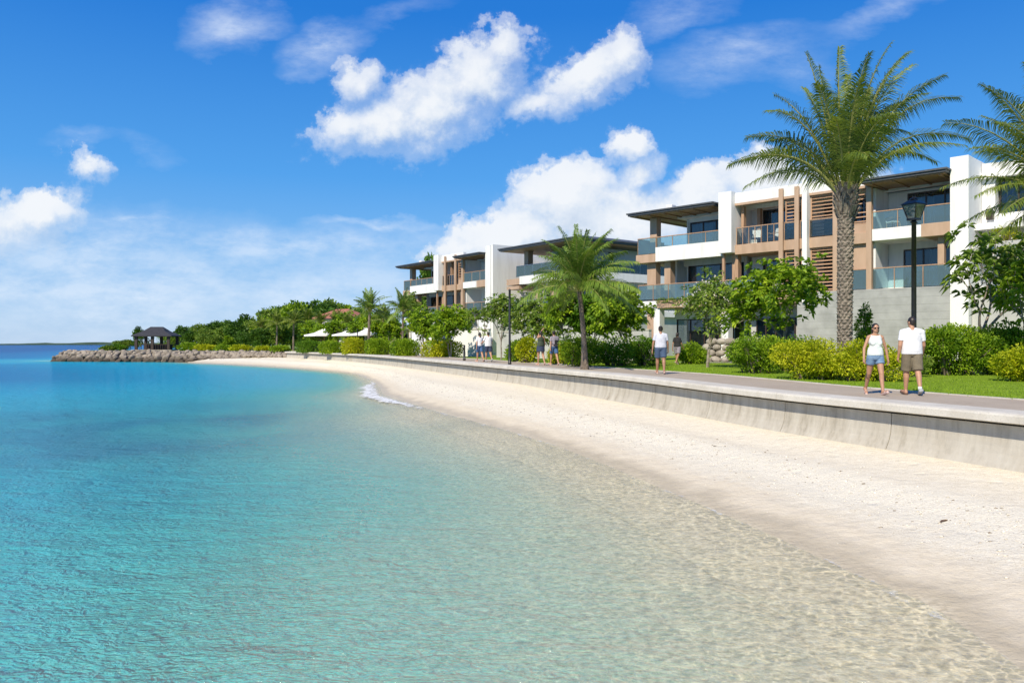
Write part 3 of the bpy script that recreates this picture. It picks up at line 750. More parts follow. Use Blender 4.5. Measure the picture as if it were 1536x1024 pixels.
fz = k.math('FRACT', k.math('MULTIPLY', zz.outputs[2], 2.6))
line = k.ramp(fz, [(.0, (1, 1, 1)), (.05, (0, 0, 0)), (1, (0, 0, 0))])
col = k.ramp(k.noise(P, 1.2, 5, .6), [(.35, (.30, .305, .30)), (.65, (.40, .405, .40))])
col = k.mix(line, col, (.30, .30, .29))
b = k.n('ShaderNodeBsdfPrincipled', ins={'Roughness': .85}); k.link(col, b.inputs[0])
k.link(k.bump(k.math('SUBTRACT', 1, line), .4, .02), b.inputs['Normal']); k.link(b.outputs[0], out.inputs[0]); M['boardconc'] = m
bxp(C, 'podium_wall', 'boardconc', (10.6, 18.57, -.35, -.06, -.35, F2+.06), bevel=.015)
bxp(C, 'podium_wall', 'grey_wall', (19.42, 27, -.1, .2, -.35, F2-.2))
bxp(C, 'ground_floor_wall', 'grey_wall', (6.9, 10.59, 1.2, 1.5, -.35, F2-.51))
door(C, 7.3, 9.8, 1.15, .05, 2.6, 4, (.3, .8))
# far block
rzA = math.atan2(-.81, .585)
A_ = apartment('farthest white and tan apartment block, with the blank white end wall, behind the promenade trees', (-11.6, 88.4, G0-.02), rzA, 6.7, 7.7, [8.5, 10.5, 11.8], 16.3, 17.2, 13, False, end_wall=True)
bxp(A_, 'garden_wall', 'white', (11, 18, -1.2, -1.0, -.3, 2.1))
bxp(A_, 'ground_floor_wall', 'grey_wall', (7, 16.4, 1.2, 1.5, -.3, F2-.5))
bxp(A_, 'podium_wall', 'white', (14.5, 17.3, -.3, -.1, -.3, F2-.55))
# middle block: a roofed wing with a balcony wrapping round both ends
Bk = thing('apartment_building', 'middle white apartment block with a hipped grey roof and wrap-around balcony behind the slender palm', 'building', (.6, 72.0, G0-.02), math.atan2(-.81, .585), 'white resort apartment blocks')
tb, db = 8.0, 12.5
bxp(Bk, 'wall', 'white', (1.8, tb-1.6, 2.4, db, F3-.02, 9.4), (.8, tb-.5, 2.2, db, F2, F3-.4), (1, tb-.7, 1.9, db, -.3, F2-.5))
mb = MB(); z = RT; t0, t1, v0, v1 = -1.3, tb+1.2, -1.3, db
mb.box(t0, t1, v0, v1, z-.24, z-.1); mb.box(t0-.08, t1+.08, v0-.08, v1, z-.1, z)
mb.add([(t0-.05, v0-.05, z+.002), (t1+.05, v0-.05, z+.002), (t1+.05, v1, z+.002), (t0-.05, v1, z+.002), (tb*.45, 4.2, z+1.15), (tb*.45, 10, z+1.15)], [(0, 1, 4), (1, 2, 5, 4), (2, 3, 5), (3, 0, 4, 5)])
r = mb.build('roof', M['slate'], Bk)
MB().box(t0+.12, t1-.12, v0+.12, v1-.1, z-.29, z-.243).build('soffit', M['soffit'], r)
bxp(Bk, 'balcony_parapet', 'white', (.3, tb, -.14, .1, F3-.6, F3+.12), (tb-.0, tb+.24, -.14, db, F3-.6, F3+.12), (.3, tb-.02, .1, 3, F3-.6, F3-.3), (tb-2, tb-.02, 3, db, F3-.6, F3-.3))
bxp(Bk, 'balcony_slab', 'brown', (-1.6, .297, -.2, 3.5, F3-.6, F3-.05), (-1.6, .297, -.2, 3.5, F3-1.0, F3-.7))
rail(Bk, [(-.3, 3.2), (-.3, -.02), (tb+.12, -.02), (tb+.12, db-.5)], F3+.12, F3+1.05, posts=1.2, mat='steel')
for t, v in ((.6, .4), (tb-.9, .4)): bxp(Bk, 'column', 'brown', (t-.3, t+.3, v, v+.55, F3-.3, RT-.29))
bxp(Bk, 'column', 'brown', (1.6, 2.2, .5, 1, F2, F3-.6), (4, 4.6, .5, 1, F2, F3-.6), (tb-1.2, tb-.5, .5, 1.1, -.2, F3-.6))
door(Bk, 2.1, tb-1.7, 2.35, F3, F3+2.1, 3, (0, .5)); door(Bk, 1.4, tb-.8, 2.15, F2, F2+2.3, 4, (.3, .6))
door(Bk, 3, 6, tb-1.57, F3, F3+2.1, 3, (0, .6), axis='v'); door(Bk, 3, 8, tb-.45, F2, F2+2.2, 4, (.2, .6), axis='v')
bxp(Bk, 'cladding_panel', 'brown', (tb-.48, tb-.36, 2.3, 2.9, F2, F3-.6), (tb-.48, tb-.36, 8.3, 10.5, F2+.6, F3-.6))
bxp(Bk, 'terrace_slab', 'white', (-.5, tb+1.5, -.6, db, F2-.5, F2-.02))
rail(Bk, [(-.3, -.4), (tb+1.3, -.4), (tb+1.3, db-.5)], F2+.05, F2+1.0, mat='steel')
bxp(Bk, 'ground_floor_wall', 'grey_wall', (-.2, tb+1.2, .2, .5, -.3, F2-.52), (tb+.9, tb+1.2, .5, db, -.3, F2-.52))
door(Bk, 1, 5, .15, 0, 2.5, 4, (.2, .5))
# chairs on the balconies
def chair(label, root, t, v, z, rz):
    p = Matrix.Translation(root.location) @ Matrix.Rotation(root.rotation_euler.z, 4, 'Z') @ Vector((t, v, z))
    o = thing('balcony_chair', label, 'chair', p, root.rotation_euler.z+rz)
    bxp(o, 'seat', 'canvas', (-.26, .26, -.26, .26, .36, .43), bevel=.02)
    MB().add([(-.26, .24, .43), (.26, .24, .43), (.26, .30, .43), (-.26, .30, .43), (-.26, .40, .95), (.26, .40, .95), (.26, .45, .95), (-.26, .45, .95)], [(0, 3, 2, 1), (4, 5, 6, 7), (0, 1, 5, 4), (1, 2, 6, 5), (2, 3, 7, 6), (3, 0, 4, 7)]).build('backrest', M['canvas'], o)
    for x in (-.23, .23):
        for y in (-.23, .23): bxp(o, 'leg', 'timber', (x-.02, x+.02, y-.02, y+.02, 0, .36))
        bxp(o, 'armrest', 'timber', (x-.03, x+.03, -.24, .30, .60, .64))
chair('pale balcony chair on the top floor of the near block, left of a matching chair', C, 7.55, .75, F3+.02, .5)
chair('pale balcony chair on the top floor of the near block, beside the tan louvre post', C, 8.6, .8, F3+.02, -.4)
chair('pale lounge chair behind the glass of the right top balcony', C, 15.4, .8, F3+.14, 1.0)
# garden walls at ground level
def garden_wall(name, label, a, b, h, th, mat, cat='wall'):
    a = Vector(a); b = Vector(b); d = b-a; L = d.length
    o = thing(name, label, cat, (a.x, a.y, ground_z(a.y)-.2), math.atan2(d.y, d.x))
    bxp(o, 'wall_panel', mat, (0, L, 0, th, 0, h+.2)); bxp(o, 'wall_cap', 'coping', (-.03, L+.03, -.04, th+.04, h+.202, h+.27))
    return o
garden_wall('garden_wall', 'low white garden wall behind the frangipani trees between the near and middle blocks', (-1.2, 62), (8.5, 49.5), 1.9, .25, 'grey_wall')
garden_wall('garden_wall', 'white rendered wall below the far block behind the strolling couple in white', (-9.0, 71.5), (-1.9, 64.5), 2.2, .25, 'white')
# low wall of stacked boulders beside the paved entrance
sw_ = thing('stone_wall', 'short wall of stacked beige boulders at the lawn edge right of the woman in the white tee', 'wall', (12.6, 45.2, ground_z(45)), R(-40))
mb = MB(); g = random.Random(5)
for row_ in range(4):
    for i in range(7-row_//2):
        c = Vector((-1.6+i*.56+(row_ % 2)*.25+g.uniform(-.05, .05), g.uniform(-.06, .06), .18+row_*.34))
        rot = Matrix.Rotation(g.uniform(-.3, .3), 3, 'Y') @ Matrix.Rotation(g.uniform(-.4, .4), 3, 'Z')
        mb.ell(c, .31*g.uniform(.85, 1.15), .25, .20*g.uniform(.9, 1.1), 9, 6, rot)
mb.build('boulders', M['stone'], sw_)
pv = strip('paved_terrace', [Vector((11.2, 44.2)), Vector((9.2, 46.6))], [Vector((17, 44.0)), Vector((14.5, 47.5))], lambda y: ground_z(y)+.012, pm('terrace_paving', (.40, .37, .32), (.50, .47, .41), 2, .8, .2))
meta(pv, kind='structure')
# distant low house with a tiled roof and white awnings in front of it
hs_ = thing('house', 'low white house with a terracotta roof far along the shore above white awnings', 'house', (-28.5, 134, 1.65), R(-35))
bxp(hs_, 'wall', 'white', (-4, 4, -3, 3, 0, 5.2))
MB().add([(-4.5, -3.5, 5.2), (4.5, -3.5, 5.2), (4.5, 3.5, 5.2), (-4.5, 3.5, 5.2), (-1.5, 0, 6.9), (1.5, 0, 6.9)], [(0, 1, 5, 4), (1, 2, 5), (2, 3, 4, 5), (3, 0, 4), (3, 2, 1, 0)]).build('roof', M['terracotta'], hs_)
for i in range(3): door(hs_, -3.4+i*2.5, -1.8+i*2.5, -3.05, 2.6, 4.6, 2, (0, .5))
bxp(hs_, 'porch', 'timber', (-4.6, 4.6, -3.9, -3.1, 2.35, 2.5), (-4.5, -4.3, -3.8, -3.6, 0, 2.35), (4.3, 4.5, -3.8, -3.6, 0, 2.35))
wl_ = thing('pavilion', 'long low white pavilion with timber posts behind the hedge far along the promenade', 'pavilion', (-17, 95, 1.66), R(-48))
bxp(wl_, 'wall', 'white', (-7, 7, 1.5, 4, 0, 2.7)); bxp(wl_, 'roof', 'canvas', (-7.4, 7.4, -.6, 4.3, 2.7, 2.95))
bxp(wl_, 'post', 'timber', *[(-7+i*2-.08, -7+i*2+.08, -.3, -.14, 0, 2.7) for i in range(8)])
for i in range(4): door(wl_, -6.2+i*3.3, -4.2+i*3.3, 1.45, .1, 2.2, 2, (0, .3))
def awning(x, y, s, label):
    o = thing('awning', label, 'awning', (x, y, 1.66), R(20+x*7), 'white canvas awnings far along the shore')
    n = 8; vs = []
    for i in range(n):
        t = 2*pi*i/n; vs.append((s*cos(t), s*sin(t), 2.15)); 
    for i in range(n):
        t = 2*pi*i/n; vs.append((s*.5*cos(t), s*.5*sin(t), 2.42))
    vs += [(0, 0, 3.0)]; vs += [(s*cos(2*pi*i/n), s*sin(2*pi*i/n), 1.98) for i in range(n)]
    fs = [(i, (i+1) % n, n+(i+1) % n, n+i) for i in range(n)]+[(n+i, n+(i+1) % n, 2*n) for i in range(n)]+[(2*n+1+i, 2*n+1+(i+1) % n, (i+1) % n, i) for i in range(n)]
    c = MB().add(vs, fs).build('canopy', M['canvas'], o); md = c.modifiers.new('t', 'SOLIDIFY'); md.thickness = .03
    MB().tube([(0, 0, 0), (0, 0, 2.98)], .06).build('pole', M['timber'], o)
awning(-23.6, 100, 2.6, 'leftmost of the white canvas awnings far along the shore')
awning(-19.4, 96.5, 2.4, 'second white canvas awning from the left far along the shore')
awning(-16.6, 92.5, 2.4, 'rightmost white canvas awning, behind the far roadside palm')

# open-sided pavilion on the headland
gz = thing('gazebo', 'dark hip-roofed open gazebo at the end of the rock breakwater', 'gazebo', (-56.6, 127, 1.65), R(8))
gb = MB(); s = 3.0
gb.add([(-s, -s, 2.35), (s, -s, 2.35), (s, s, 2.35), (-s, s, 2.35), (-s*.55, -s*.55, 3.05), (s*.55, -s*.55, 3.05), (s*.55, s*.55, 3.05), (-s*.55, s*.55, 3.05), (-.9, -.2, 3.75), (.9, -.2, 3.75), (.9, .2, 3.75), (-.9, .2, 3.75), (-s, -s, 2.2), (s, -s, 2.2), (s, s, 2.2), (-s, s, 2.2)],
       [(0, 1, 5, 4), (1, 2, 6, 5), (2, 3, 7, 6), (3, 0, 4, 7), (4, 5, 9, 8), (5, 6, 10, 9), (6, 7, 11, 10), (7, 4, 8, 11), (8, 9, 10, 11), (12, 13, 1, 0), (13, 14, 2, 1), (14, 15, 3, 2), (15, 12, 0, 3), (15, 14, 13, 12)])
gb.build('roof', M['thatch'], gz)
for x in (-2.4, 0, 2.4):
    for y in (-2.4, 2.4):
        MB().box(x-.2, x+.2, y-.2, y+.2, .1, 2.25).build('post', M['darkwood'], gz)
bxp(gz, 'floor', 'stone', (-3, 3, -3, 3, -.2, .12))
rb = MB()
for y in (-2.45, 2.45):
    rb.box(-2.4, 2.4, y-.04, y+.04, .9, 1.0)
    for i in range(14): rb.box(-2.3+i*.35-.03, -2.3+i*.35+.03, y-.03, y+.03, .12, .9)
rb.build('balustrade', M['darkwood'], gz)
bxp(gz, 'bench', 'darkwood', (-2, 2, .9, 1.4, .12, .55), (-2, 2, 1.4, 1.5, .55, 1.0))
# ------------------------------------------------------------------ breakwater rocks
CR = catmull([(-69.5, 123.0), (-64, 121.3), (-57, 120.3), (-48, 119.0), (-43, 117), (-38, 113.5), (-33, 108.5), (-29.5, 104.8)], 8); CR = CR[::-1]
mound = MB(); cn = normals(CR); vs = []; q = 6
for i, (p, n) in enumerate(zip(CR, cn)):
    s = 1 if i > 22 else max(.15, 1-(22-i)/20)
    for o, z in ((-1.6*s-.4, -.6), (-.9*s-.3, .35), (-.1, 1.2), (.8, 1.56), (2.5, 1.62), (4.5, 1.64)):
        r_ = p+n*o; vs.append((r_.x, r_.y, z))
fs = [(i*q+j, (i+1)*q+j, (i+1)*q+j+1, i*q+j+1) for i in range(len(CR)-1) for j in range(q-1)]
meta(link_mesh('breakwater_core', mound.add(vs, fs).mesh('breakwater_core', True), pm('breakwater_gravel', (.16, .135, .11), (.30, .27, .22), 2, .9, .6, 8, bdist=.05)), kind='structure')
rock_meshes = []
m, nt, out = new_mat('breakwater_rock'); k = NT(nt); P = k.pos()
sp = k.n('ShaderNodeSeparateXYZ'); k.link(P, sp.inputs[0])
wetl = k.n('ShaderNodeMapRange', ins={'From Min': .35, 'From Max': 1.0}); k.link(k.math('ADD', sp.outputs[2], k.math('MULTIPLY_ADD', k.noise(P, .5, 3), .5, -.25)), wetl.inputs[0])
col = k.ramp(k.noise(P, 1.6, 5, .65), [(.3, (.17, .14, .105)), (.7, (.42, .36, .29))])
col = k.mix(wetl.outputs[0], (.075, .058, .04), col)
b = k.n('ShaderNodeBsdfPrincipled', ins={'Roughness': .85}); k.link(col, b.inputs[0]); k.link(k.bump(k.noise(P, 6, 5, .7), .7, .08), b.inputs['Normal']); k.link(b.outputs[0], out.inputs[0])
M['rock'] = m
for s in range(8):
    g = np.random.default_rng(40+s)
    bm = bmesh.new(); bmesh.ops.create_icosphere(bm, subdivisions=2, radius=1)
    pl = [(norm(g.normal(size=3)), g.uniform(.55, .9)) for _ in range(9)]
    for v in bm.verts:
        c = np.array(v.co)
        for n_, d_ in pl:
            e = c@n_-d_
            if e > 0: c = c-n_*e
        v.co = c*np.array([1.1, .85, .75])
    me = bpy.data.meshes.new('boulder'); bm.to_mesh(me); bm.free(); me.materials.append(M['rock']); rock_meshes.append(me)
g = random.Random(12); nrk = 0
CRr = resample(CR, 400); CNr = normals(CRr)
def put_rock(p, z, s):
    global nrk
    o = bpy.data.objects.new('boulder', rock_meshes[g.randrange(8)]); COL.objects.link(o)
    o.location = (p.x, p.y, z); o.rotation_euler = (g.uniform(-.6, .6), g.uniform(-.6, .6), g.uniform(0, 6.28)); o.scale = (s, s, s)
    meta(o, 'rough grey-brown boulder of the breakwater, dark at the waterline', 'boulder', 'boulders of the rock breakwater'); nrk += 1
for row_, (o0, z, s) in enumerate(((-1.75, .05, .62), (-1.2, .42, .62), (-.7, .80, .58), (-.2, 1.15, .52), (.35, 1.42, .42))):
    i = g.random()*5
    while i < 399:
        fr = 1-i/399; f = 1 if fr < .62 else max(.35, 1-(fr-.62)*1.7)
        s2 = s*g.uniform(.75, 1.3)*(f**.4)
        if not (fr > .75 and row_ < 2):
            p = CRr[int(i)]+CNr[int(i)]*((o0*f)+g.uniform(-.15, .15)); put_rock(p, max(z, 0)+g.uniform(-.08, .08)+(.25 if fr > .7 and row_ < 3 else 0), s2)
        i += s2*1.75/(.125)*1.0
for i in range(10):   # rounded seaward end
    a = R(95+i*17); p = Vector((-69.2, 124.6))+Vector((cos(a+1.2), sin(a+1.2)))*g.uniform(.8, 2.2); put_rock(p, g.uniform(.1, 1.0), g.uniform(.45, .7))
print('rocks', nrk)

# ------------------------------------------------------------------ palms
def frond_parts(base, ctrl, tip, n, Lmax, W, hang, g, fold=.2, wind=(0, 0, 0), twist=0):
    """leaflets along a bezier rachis; returns leaf arrays and rachis points"""
    base, ctrl, tip = map(np.array, (base, ctrl, tip))
    t = np.linspace(.16, 1, n)[:, None]
    P = (1-t)**2*base+2*t*(1-t)*ctrl+t*t*tip
    D = norm(2*(1-t)*(ctrl-base)+2*t*(tip-ctrl))
    Z = np.array([[0, 0, 1.0]])
    S = norm(np.cross(D, Z)+1e-4); U = np.cross(S, D)
    if twist:
        c, s = cos(twist), sin(twist); S, U = S*c+U*s, U*c-S*s
    tt = t[:, 0]
    Lf = Lmax*np.clip(np.minimum((tt+.05)/.28, 1), .25, 1)*np.clip((1.06-tt)/.5, .3, 1)
    out_ = []
    for sg in (-1, 1):
        nn = len(tt)
        fw = .55+.55*tt[:, None]**2
        d = norm(S*sg*(1.0)+D*fw+U*(.38*np.ones((nn, 1))+g.normal(0, .12, (nn, 1)))+g.normal(0, .07, (nn, 3))+np.array(wind)*.35-Z*hang*.4)
        L = Lf*(.88+.24*g.random(nn))
        a = P+0; mid = a+d*L[:, None]*.5; tipp = a+d*L[:, None]-Z*(L*hang*.55)[:, None]+np.array(wind)*L[:, None]*.2
        w = norm(np.cross(d, U+.3*S*sg))*W*(.8+.4*g.random((nn, 1)))
        v = np.stack([a-w*.25, a+w*.25, mid-w*.5, mid+w*.5, tipp], 1).reshape(-1, 3)
        b0 = (np.arange(nn)*5)[:, None]
        f = np.concatenate([b0+np.array(x) for x in ([0, 1, 3], [0, 3, 2], [2, 3, 4])], 1).reshape(-1, 3)
        r = np.clip(.38+g.normal(0, .16, nn)+.18*(tt-.5), 0, 1)
        out_.append((v, f, np.repeat(r, 5)))
    ts = np.linspace(0, 1, 9)[:, None]
    R_ = (1-ts)**2*base+2*ts*(1-ts)*ctrl+ts*ts*tip
    return out_, R_
def palm_trunk(base_z_, top, r0, r1, bumps, lean=(0, 0), rows=60, n=36, swell=1.25):
    vs = []; h = top-base_z_
    for i in range(rows*3+1):
        t = i/(rows*3); z = base_z_+h*t
        r = r0+(r1-r0)*t+r0*(swell-1)*math.exp(-t*h*2.2)
        cx = lean[0]*t*t; cy = lean[1]*t*t
        for k_ in range(n):
            th = k_/n
            a = th*9+z*5.2; b_ = th*9-z*5.2
            j_ = .22*sin(z*5.1+th*11)+.16*sin(z*9.7-th*25); a += j_; b_ += j_*.6
            fa = abs(a % 1-.5)*2; fb = abs(b_ % 1-.5)*2
            e = 1-max(fa, fb); saw = ((a-b_)/2) % 1
            rr = r+bumps*(e*1.0+.5*saw-.4)
            vs.append((cx+rr*cos(2*pi*th), cy+rr*sin(2*pi*th), z))
    m_ = rows*3+1
    fs = [(i*n+k_, i*n+(k_+1) % n, (i+1)*n+(k_+1) % n, (i+1)*n+k_) for i in range(m_-1) for k_ in range(n)]
    fs.append(tuple((m_-1)*n+k_ for k_ in range(n)))
    return MB().add(vs, fs)
def palm_crown(fr, n, Lmax, W, hang, seed, wind=(0, 0, 0), rach=.028):
    g = np.random.default_rng(seed); parts = []; rb = MB()
    for base, ctrl, tip in fr:
        p, rp = frond_parts(base, ctrl, tip, n, Lmax, W, hang, g, wind=wind, twist=g.normal(0, .35))
        parts += p; rb.tube(rp.tolist(), [rach*(1.5-1.3*i/8) for i in range(9)], 5, caps=False)
    return join_leaves(parts), rb
def rand_fronds(n, L, zc, seed, elev=(-15, 85), spread=.10, wind=0.0):
    g = np.random.default_rng(seed); out_ = []
    for i in range(n):
        az = i*2.39996+g.normal(0, .2); e = R(elev[0]+(elev[1]-elev[0])*((i+.5)/n)**.85+g.normal(0, 5)); Lq = L*g.uniform(.85, 1.1)
        d = np.array([cos(az)*cos(e), sin(az)*cos(e), sin(e)])
        b_ = np.array([cos(az)*spread, sin(az)*spread, zc]); e2 = min(R(88), e+R(28))
        d2 = np.array([cos(az)*cos(e2), sin(az)*cos(e2), sin(e2)])
        tip = b_+d*Lq+np.array([wind*Lq, 0, -.16*Lq*cos(e)]); ctrl = b_+d2*Lq*.55
        out_.append((b_, ctrl, tip))
    return out_
# the tall date palm
dp = thing('date_palm', 'tall thick-trunked date palm rising from the yellow-green shrubs in front of the near block', 'palm tree', (10.86, 26.0, ground_z(26)-.05))
tk = palm_trunk(0, 5.95, .205, .235, .06, (0.05, 0), 62, 48)
for i in range(70):   # old leaf bases under the crown
    a = i*2.4; z = 5.2+.012*i+.1*((i*7) % 5)/5
    d = Vector((cos(a), sin(a), 0)); tk.bar(d*.26+Vector((0.05, 0, z)), d*(.36+.03*(i % 3))+Vector((0.05, 0, z+.30)), .11, .04)
tk.build('trunk', M['palmbark'], dp)
tips = [(-165, 48, -.3), (-150, 60, .9), (-125, 132, -.5), (-104, 100, .6), (-84, 165, .8), (-60, 208, -.4), (-66, 150, -1.4), (-38, 190, 1.2), (-22, 212, -.7), (0, 190, -1.5), (18, 200, .8), (30, 222, 0), (48, 226, -.5), (60, 190, 1.3), (78, 212, -.3), (98, 200, .4), (104, 160, -1.2), (132, 170, .7), (155, 150, -.3), (130, 120, 1.5), (170, 88, -.6), (160, 70, 1.0), (-20, 150, -2.2), (35, 140, -2.4), (-60, 95, -2.3), (80, 100, -2.3), (10, 90, -2.9), (-100, 60, -1.9), (110, 55, -2.0), (-40, 130, 2.3), (20, 150, 2.4), (70, 120, 2.2), (-90, 90, 2.0), (0, 60, 3.2), (-120, 40, 2.1), (130, 45, 2.0), (-30, 215, .3), (10, 210, -.2), (60, 205, -.9), (-10, 170, .2), (40, 175, .4), (-50, 175, .2), (85, 150, .3), (-80, 130, 0), (-130, 95, 0.4), (145, 110, .4), (-30, 30, -3.0), (50, 35, -3.1)]
fr = []; g = random.Random(2)
for q_, (x, z, y) in enumerate(tips):
    if q_ > 22 and q_ % 2: continue
    tip = np.array([x/46., y, z/46.]); L = np.linalg.norm(tip); az = math.atan2(y, x/46.)
    hor = math.hypot(tip[0], tip[1])
    b_ = np.array([cos(az)*.16+.05, sin(az)*.16, 5.85])
    up = .62*L if z > 0 else .5*L
    ctrl = b_+np.array([tip[0]*.34-.10*(z/226.)*L*.5, tip[1]*.34, tip[2]*.62+.30*hor+.10*L*(.3 if z > 150 else 1)])
    fr.append((b_, ctrl, b_+tip*g.uniform(.95, 1.04)))
(v, f, r), rb = palm_crown(fr, 82, .76, .033, .8, 8, wind=(.45, .05, -.1), rach=.03)
link_mesh('crown', np_mesh('crown', v, f, r), M['frond'], dp)
rb.build('frond_stalks', M['rachis'], dp)
# neighbouring palm cut by the right edge of the photo
p2 = thing('date_palm', 'date palm at the right edge whose fronds hang over the white pier', 'palm tree', (16.9, 24.2, ground_z(24)-.05))
tk = palm_trunk(0, 5.55, .25, .28, .045, (0.0, 0), 50, 36); tk.build('trunk', M['palmbark'], p2)
tips2 = [(-150, 70, -.6), (-160, 118, .3), (-130, 150, -.8), (-105, 175, .4), (-70, 190, -.5), (-140, 5, -.5), (-150, 30, .8), (-125, -25, -1.2), (-95, -50, .2), (-110, -20, 1.2), (-60, -60, -1.5), (-30, 200, .3), (20, 210, -.4), (70, 190, .4), (120, 150, -.5), (150, 100, .3), (160, 50, -.4), (130, -10, .8), (-40, 120, -2.2), (40, 110, -2.4), (-70, 40, -2.3), (70, 40, -2.2), (-60, 100, 2.3), (50, 90, 2.2), (-90, 110, -1.6), (-20, 60, -2.8), (-80, 140, 1.2), (-20, 160, 1.3), (10, 130, -1.4), (-140, 95, -1.4)]
fr = []
for x, z, y in tips2:
    tip = np.array([x/47., y, z/47.]); az = math.atan2(y, x/47.); hor = math.hypot(tip[0], tip[1]); L = np.linalg.norm(tip)
    b_ = np.array([cos(az)*.15, sin(az)*.15, 5.45])
    ctrl = b_+np.array([tip[0]*.45, tip[1]*.45, tip[2]*.6+.30*hor]); fr.append((b_, ctrl, b_+tip))
(v, f, r), rb = palm_crown(fr, 70, .78, .031, .75, 18, wind=(.25, 0, -.1), rach=.03)
link_mesh('crown', np_mesh('crown', v, f, r), M['frond'], p2); rb.build('frond_stalks', M['rachis'], p2)
# slender palm on the walkway
g0 = gpos(877, 33.2)
p3 = thing('feather_palm', 'slender feather palm growing at the edge of the walkway in front of the middle block', 'palm tree', (g0.x, g0.y, g0.z-.03))
palm_trunk(0, 3.35, .105, .085, .02, (-.24, 0), 34, 18, 1.9).build('trunk', M['bark'], p3)
fr = rand_fronds(44, 2.75, 3.3, 31, (-22, 86), .06, .05)
fr = [(b_+np.array([-.24, 0, 0]), c+np.array([-.24, 0, 0]), t_+np.array([-.24, 0, 0])) for b_, c, t_ in fr]
(v, f, r), rb = palm_crown(fr, 56, .62, .036, 1.0, 9, wind=(.15, 0, 0), rach=.022)
link_mesh('crown', np_mesh('crown', v, f, r), M['frond_mid'], p3); rb.build('frond_stalks', M['rachis'], p3)
bxp(p3, 'trunk_collar', 'black', (-.14, .14, -.14, .14, -.05, .12))
# far palms: two prototypes copied
def far_palm(seed, h, L, nfr, nl, W, label, x, y, group=None, mat='frond_mid'):
    o = thing('palm_tree', label, 'palm tree', (x, y, 1.62), 0, group)
    palm_trunk(0, h, .15, .12, .015, (.15*sin(seed), 0), 12, 10).build('trunk', M['bark'], o)
    fr = rand_fronds(nfr, L, h-.05, seed, (-30, 85), .08, .05)
    fr = [(b_+np.array([.15*sin(seed), 0, 0]), c+np.array([.15*sin(seed), 0, 0]), t_+np.array([.15*sin(seed), 0, 0])) for b_, c, t_ in fr]
    (v, f, r), rb = palm_crown(fr, nl, .6, W, .8, seed, rach=.035)
    link_mesh('crown', np_mesh('crown', v, f, r), M[mat], o); rb.build('frond_stalks', M['rachis'], o)
    return o
q = gpos(553, 80); fpA = far_palm(51, 4.4, 2.4, 24, 24, .075, 'upright green palm at the kerb left of the far block, in front of the awnings', q.x, q.y)
q = gpos(604, 76); o = copy_tree(fpA); o.location = (q.x, q.y, 1.62); o.rotation_euler.z = 1.1; o.scale = (.82, .82, .96); o['label'] = 'green palm close against the left end of the far block'
q = gpos(440, 118); fpB = far_palm(57, 4.2, 2.3, 20, 20, .09, 'yellowish coconut palm with drooping fronds at the edge of the wood', q.x, q.y, 'coconut palms in front of the wood', 'leaf_palmfar')
for i, (px, Y, s, rz) in enumerate(((415, 126, 1.05, .7), (463, 120, 1.1, 1.9), (482, 112, .95, 2.7), (392, 132, .95, 3.9), (503, 118, 1.05, 5.1), (520, 106, .9, .3), (575, 90, .95, 2.2))):
    o = copy_tree(fpB); q = gpos(px, Y); o.location = (q.x, q.y, 1.6); o.rotation_euler.z = rz; o.scale = (s, s, s*.95)

# ------------------------------------------------------------------ broadleaved trees
def branch_tree(seed, h, spread, lean=(0, 0), split=3, depth=4, first=.28, r0=.10):
    g = random.Random(seed); tb_ = MB(); tips_ = []
    def grow(p, d, L, r, lev):
        n = 4; pts = [p]; q = p
        dd = d.copy()
        for i in range(n):
            dd = (dd+Vector((g.gauss(0, .10), g.gauss(0, .10), g.gauss(0.03, .06)))).normalized(); q = q+dd*L/n; pts.append(q)
        tb_.tube(pts, [r*(1-.35*i/n) for i in range(n+1)], 7 if lev < 2 else 5, caps=lev == depth)
        if lev == depth: tips_.append((q, dd)); return
        m_ = split if g.random() < .7 else max(2, split-1)
        a0 = g.random()*6.28
        for i in range(m_):
            a = a0+i*2*pi/m_+g.uniform(-.4, .4); ax = dd.orthogonal().normalized(); sd = (Matrix.Rotation(a, 3, dd) @ ax)
            nd = (dd*1.0+sd*g.uniform(.55, 1.0)*spread+Vector((0, 0, .12))).normalized()
            grow(q, nd, L*g.uniform(.68, .9), r*.62, lev+1)
        if lev >= 1 and g.random() < .5: tips_.append((q, dd))
    nst = g.choice((1, 2)) if lean == (0, 0) else 2
    for i in range(nst):
        grow(Vector((g.uniform(-.1, .1)*i, g.uniform(-.1, .1)*i, -.1)), Vector((lean[0]+g.uniform(-.25, .25)*i, lean[1]+g.uniform(-.2, .2)*i, 1)).normalized(), h*first, r0*(1 if nst == 1 else .8), 0)
    return tb_, tips_
def whorl_crown(tips_, nl, L, W, seed, up=.35, jit=.16, droop=.25, per=1):
    g = np.random.default_rng(seed); P = []; D = []; Rn = []
    for t, d in tips_:
        for c in range(per):
            o = np.array(t)+(g.normal(0, jit, 3) if c else 0); base = g.random()
            for i in range(nl):
                a = i*2.4+g.normal(0, .3); e = g.uniform(-.15, .9)
                ax = norm(np.array(d)*.6+np.array([0, 0, up])); s1 = norm(np.cross(ax, [.3, .9, .1])); s2 = np.cross(ax, s1)
                dr = s1*cos(a)+s2*sin(a)+ax*e; P.append(o+ax*g.uniform(-.12, .03)+norm(dr)*.02); D.append(dr); Rn.append(.55*base+.45*g.random())
    P = np.array(P); D = np.array(D); n = len(P)
    return leaves(P, D, L*(.7+.5*g.random(n)), W*(.8+.4*g.random(n)), .18, droop, np.array(Rn))
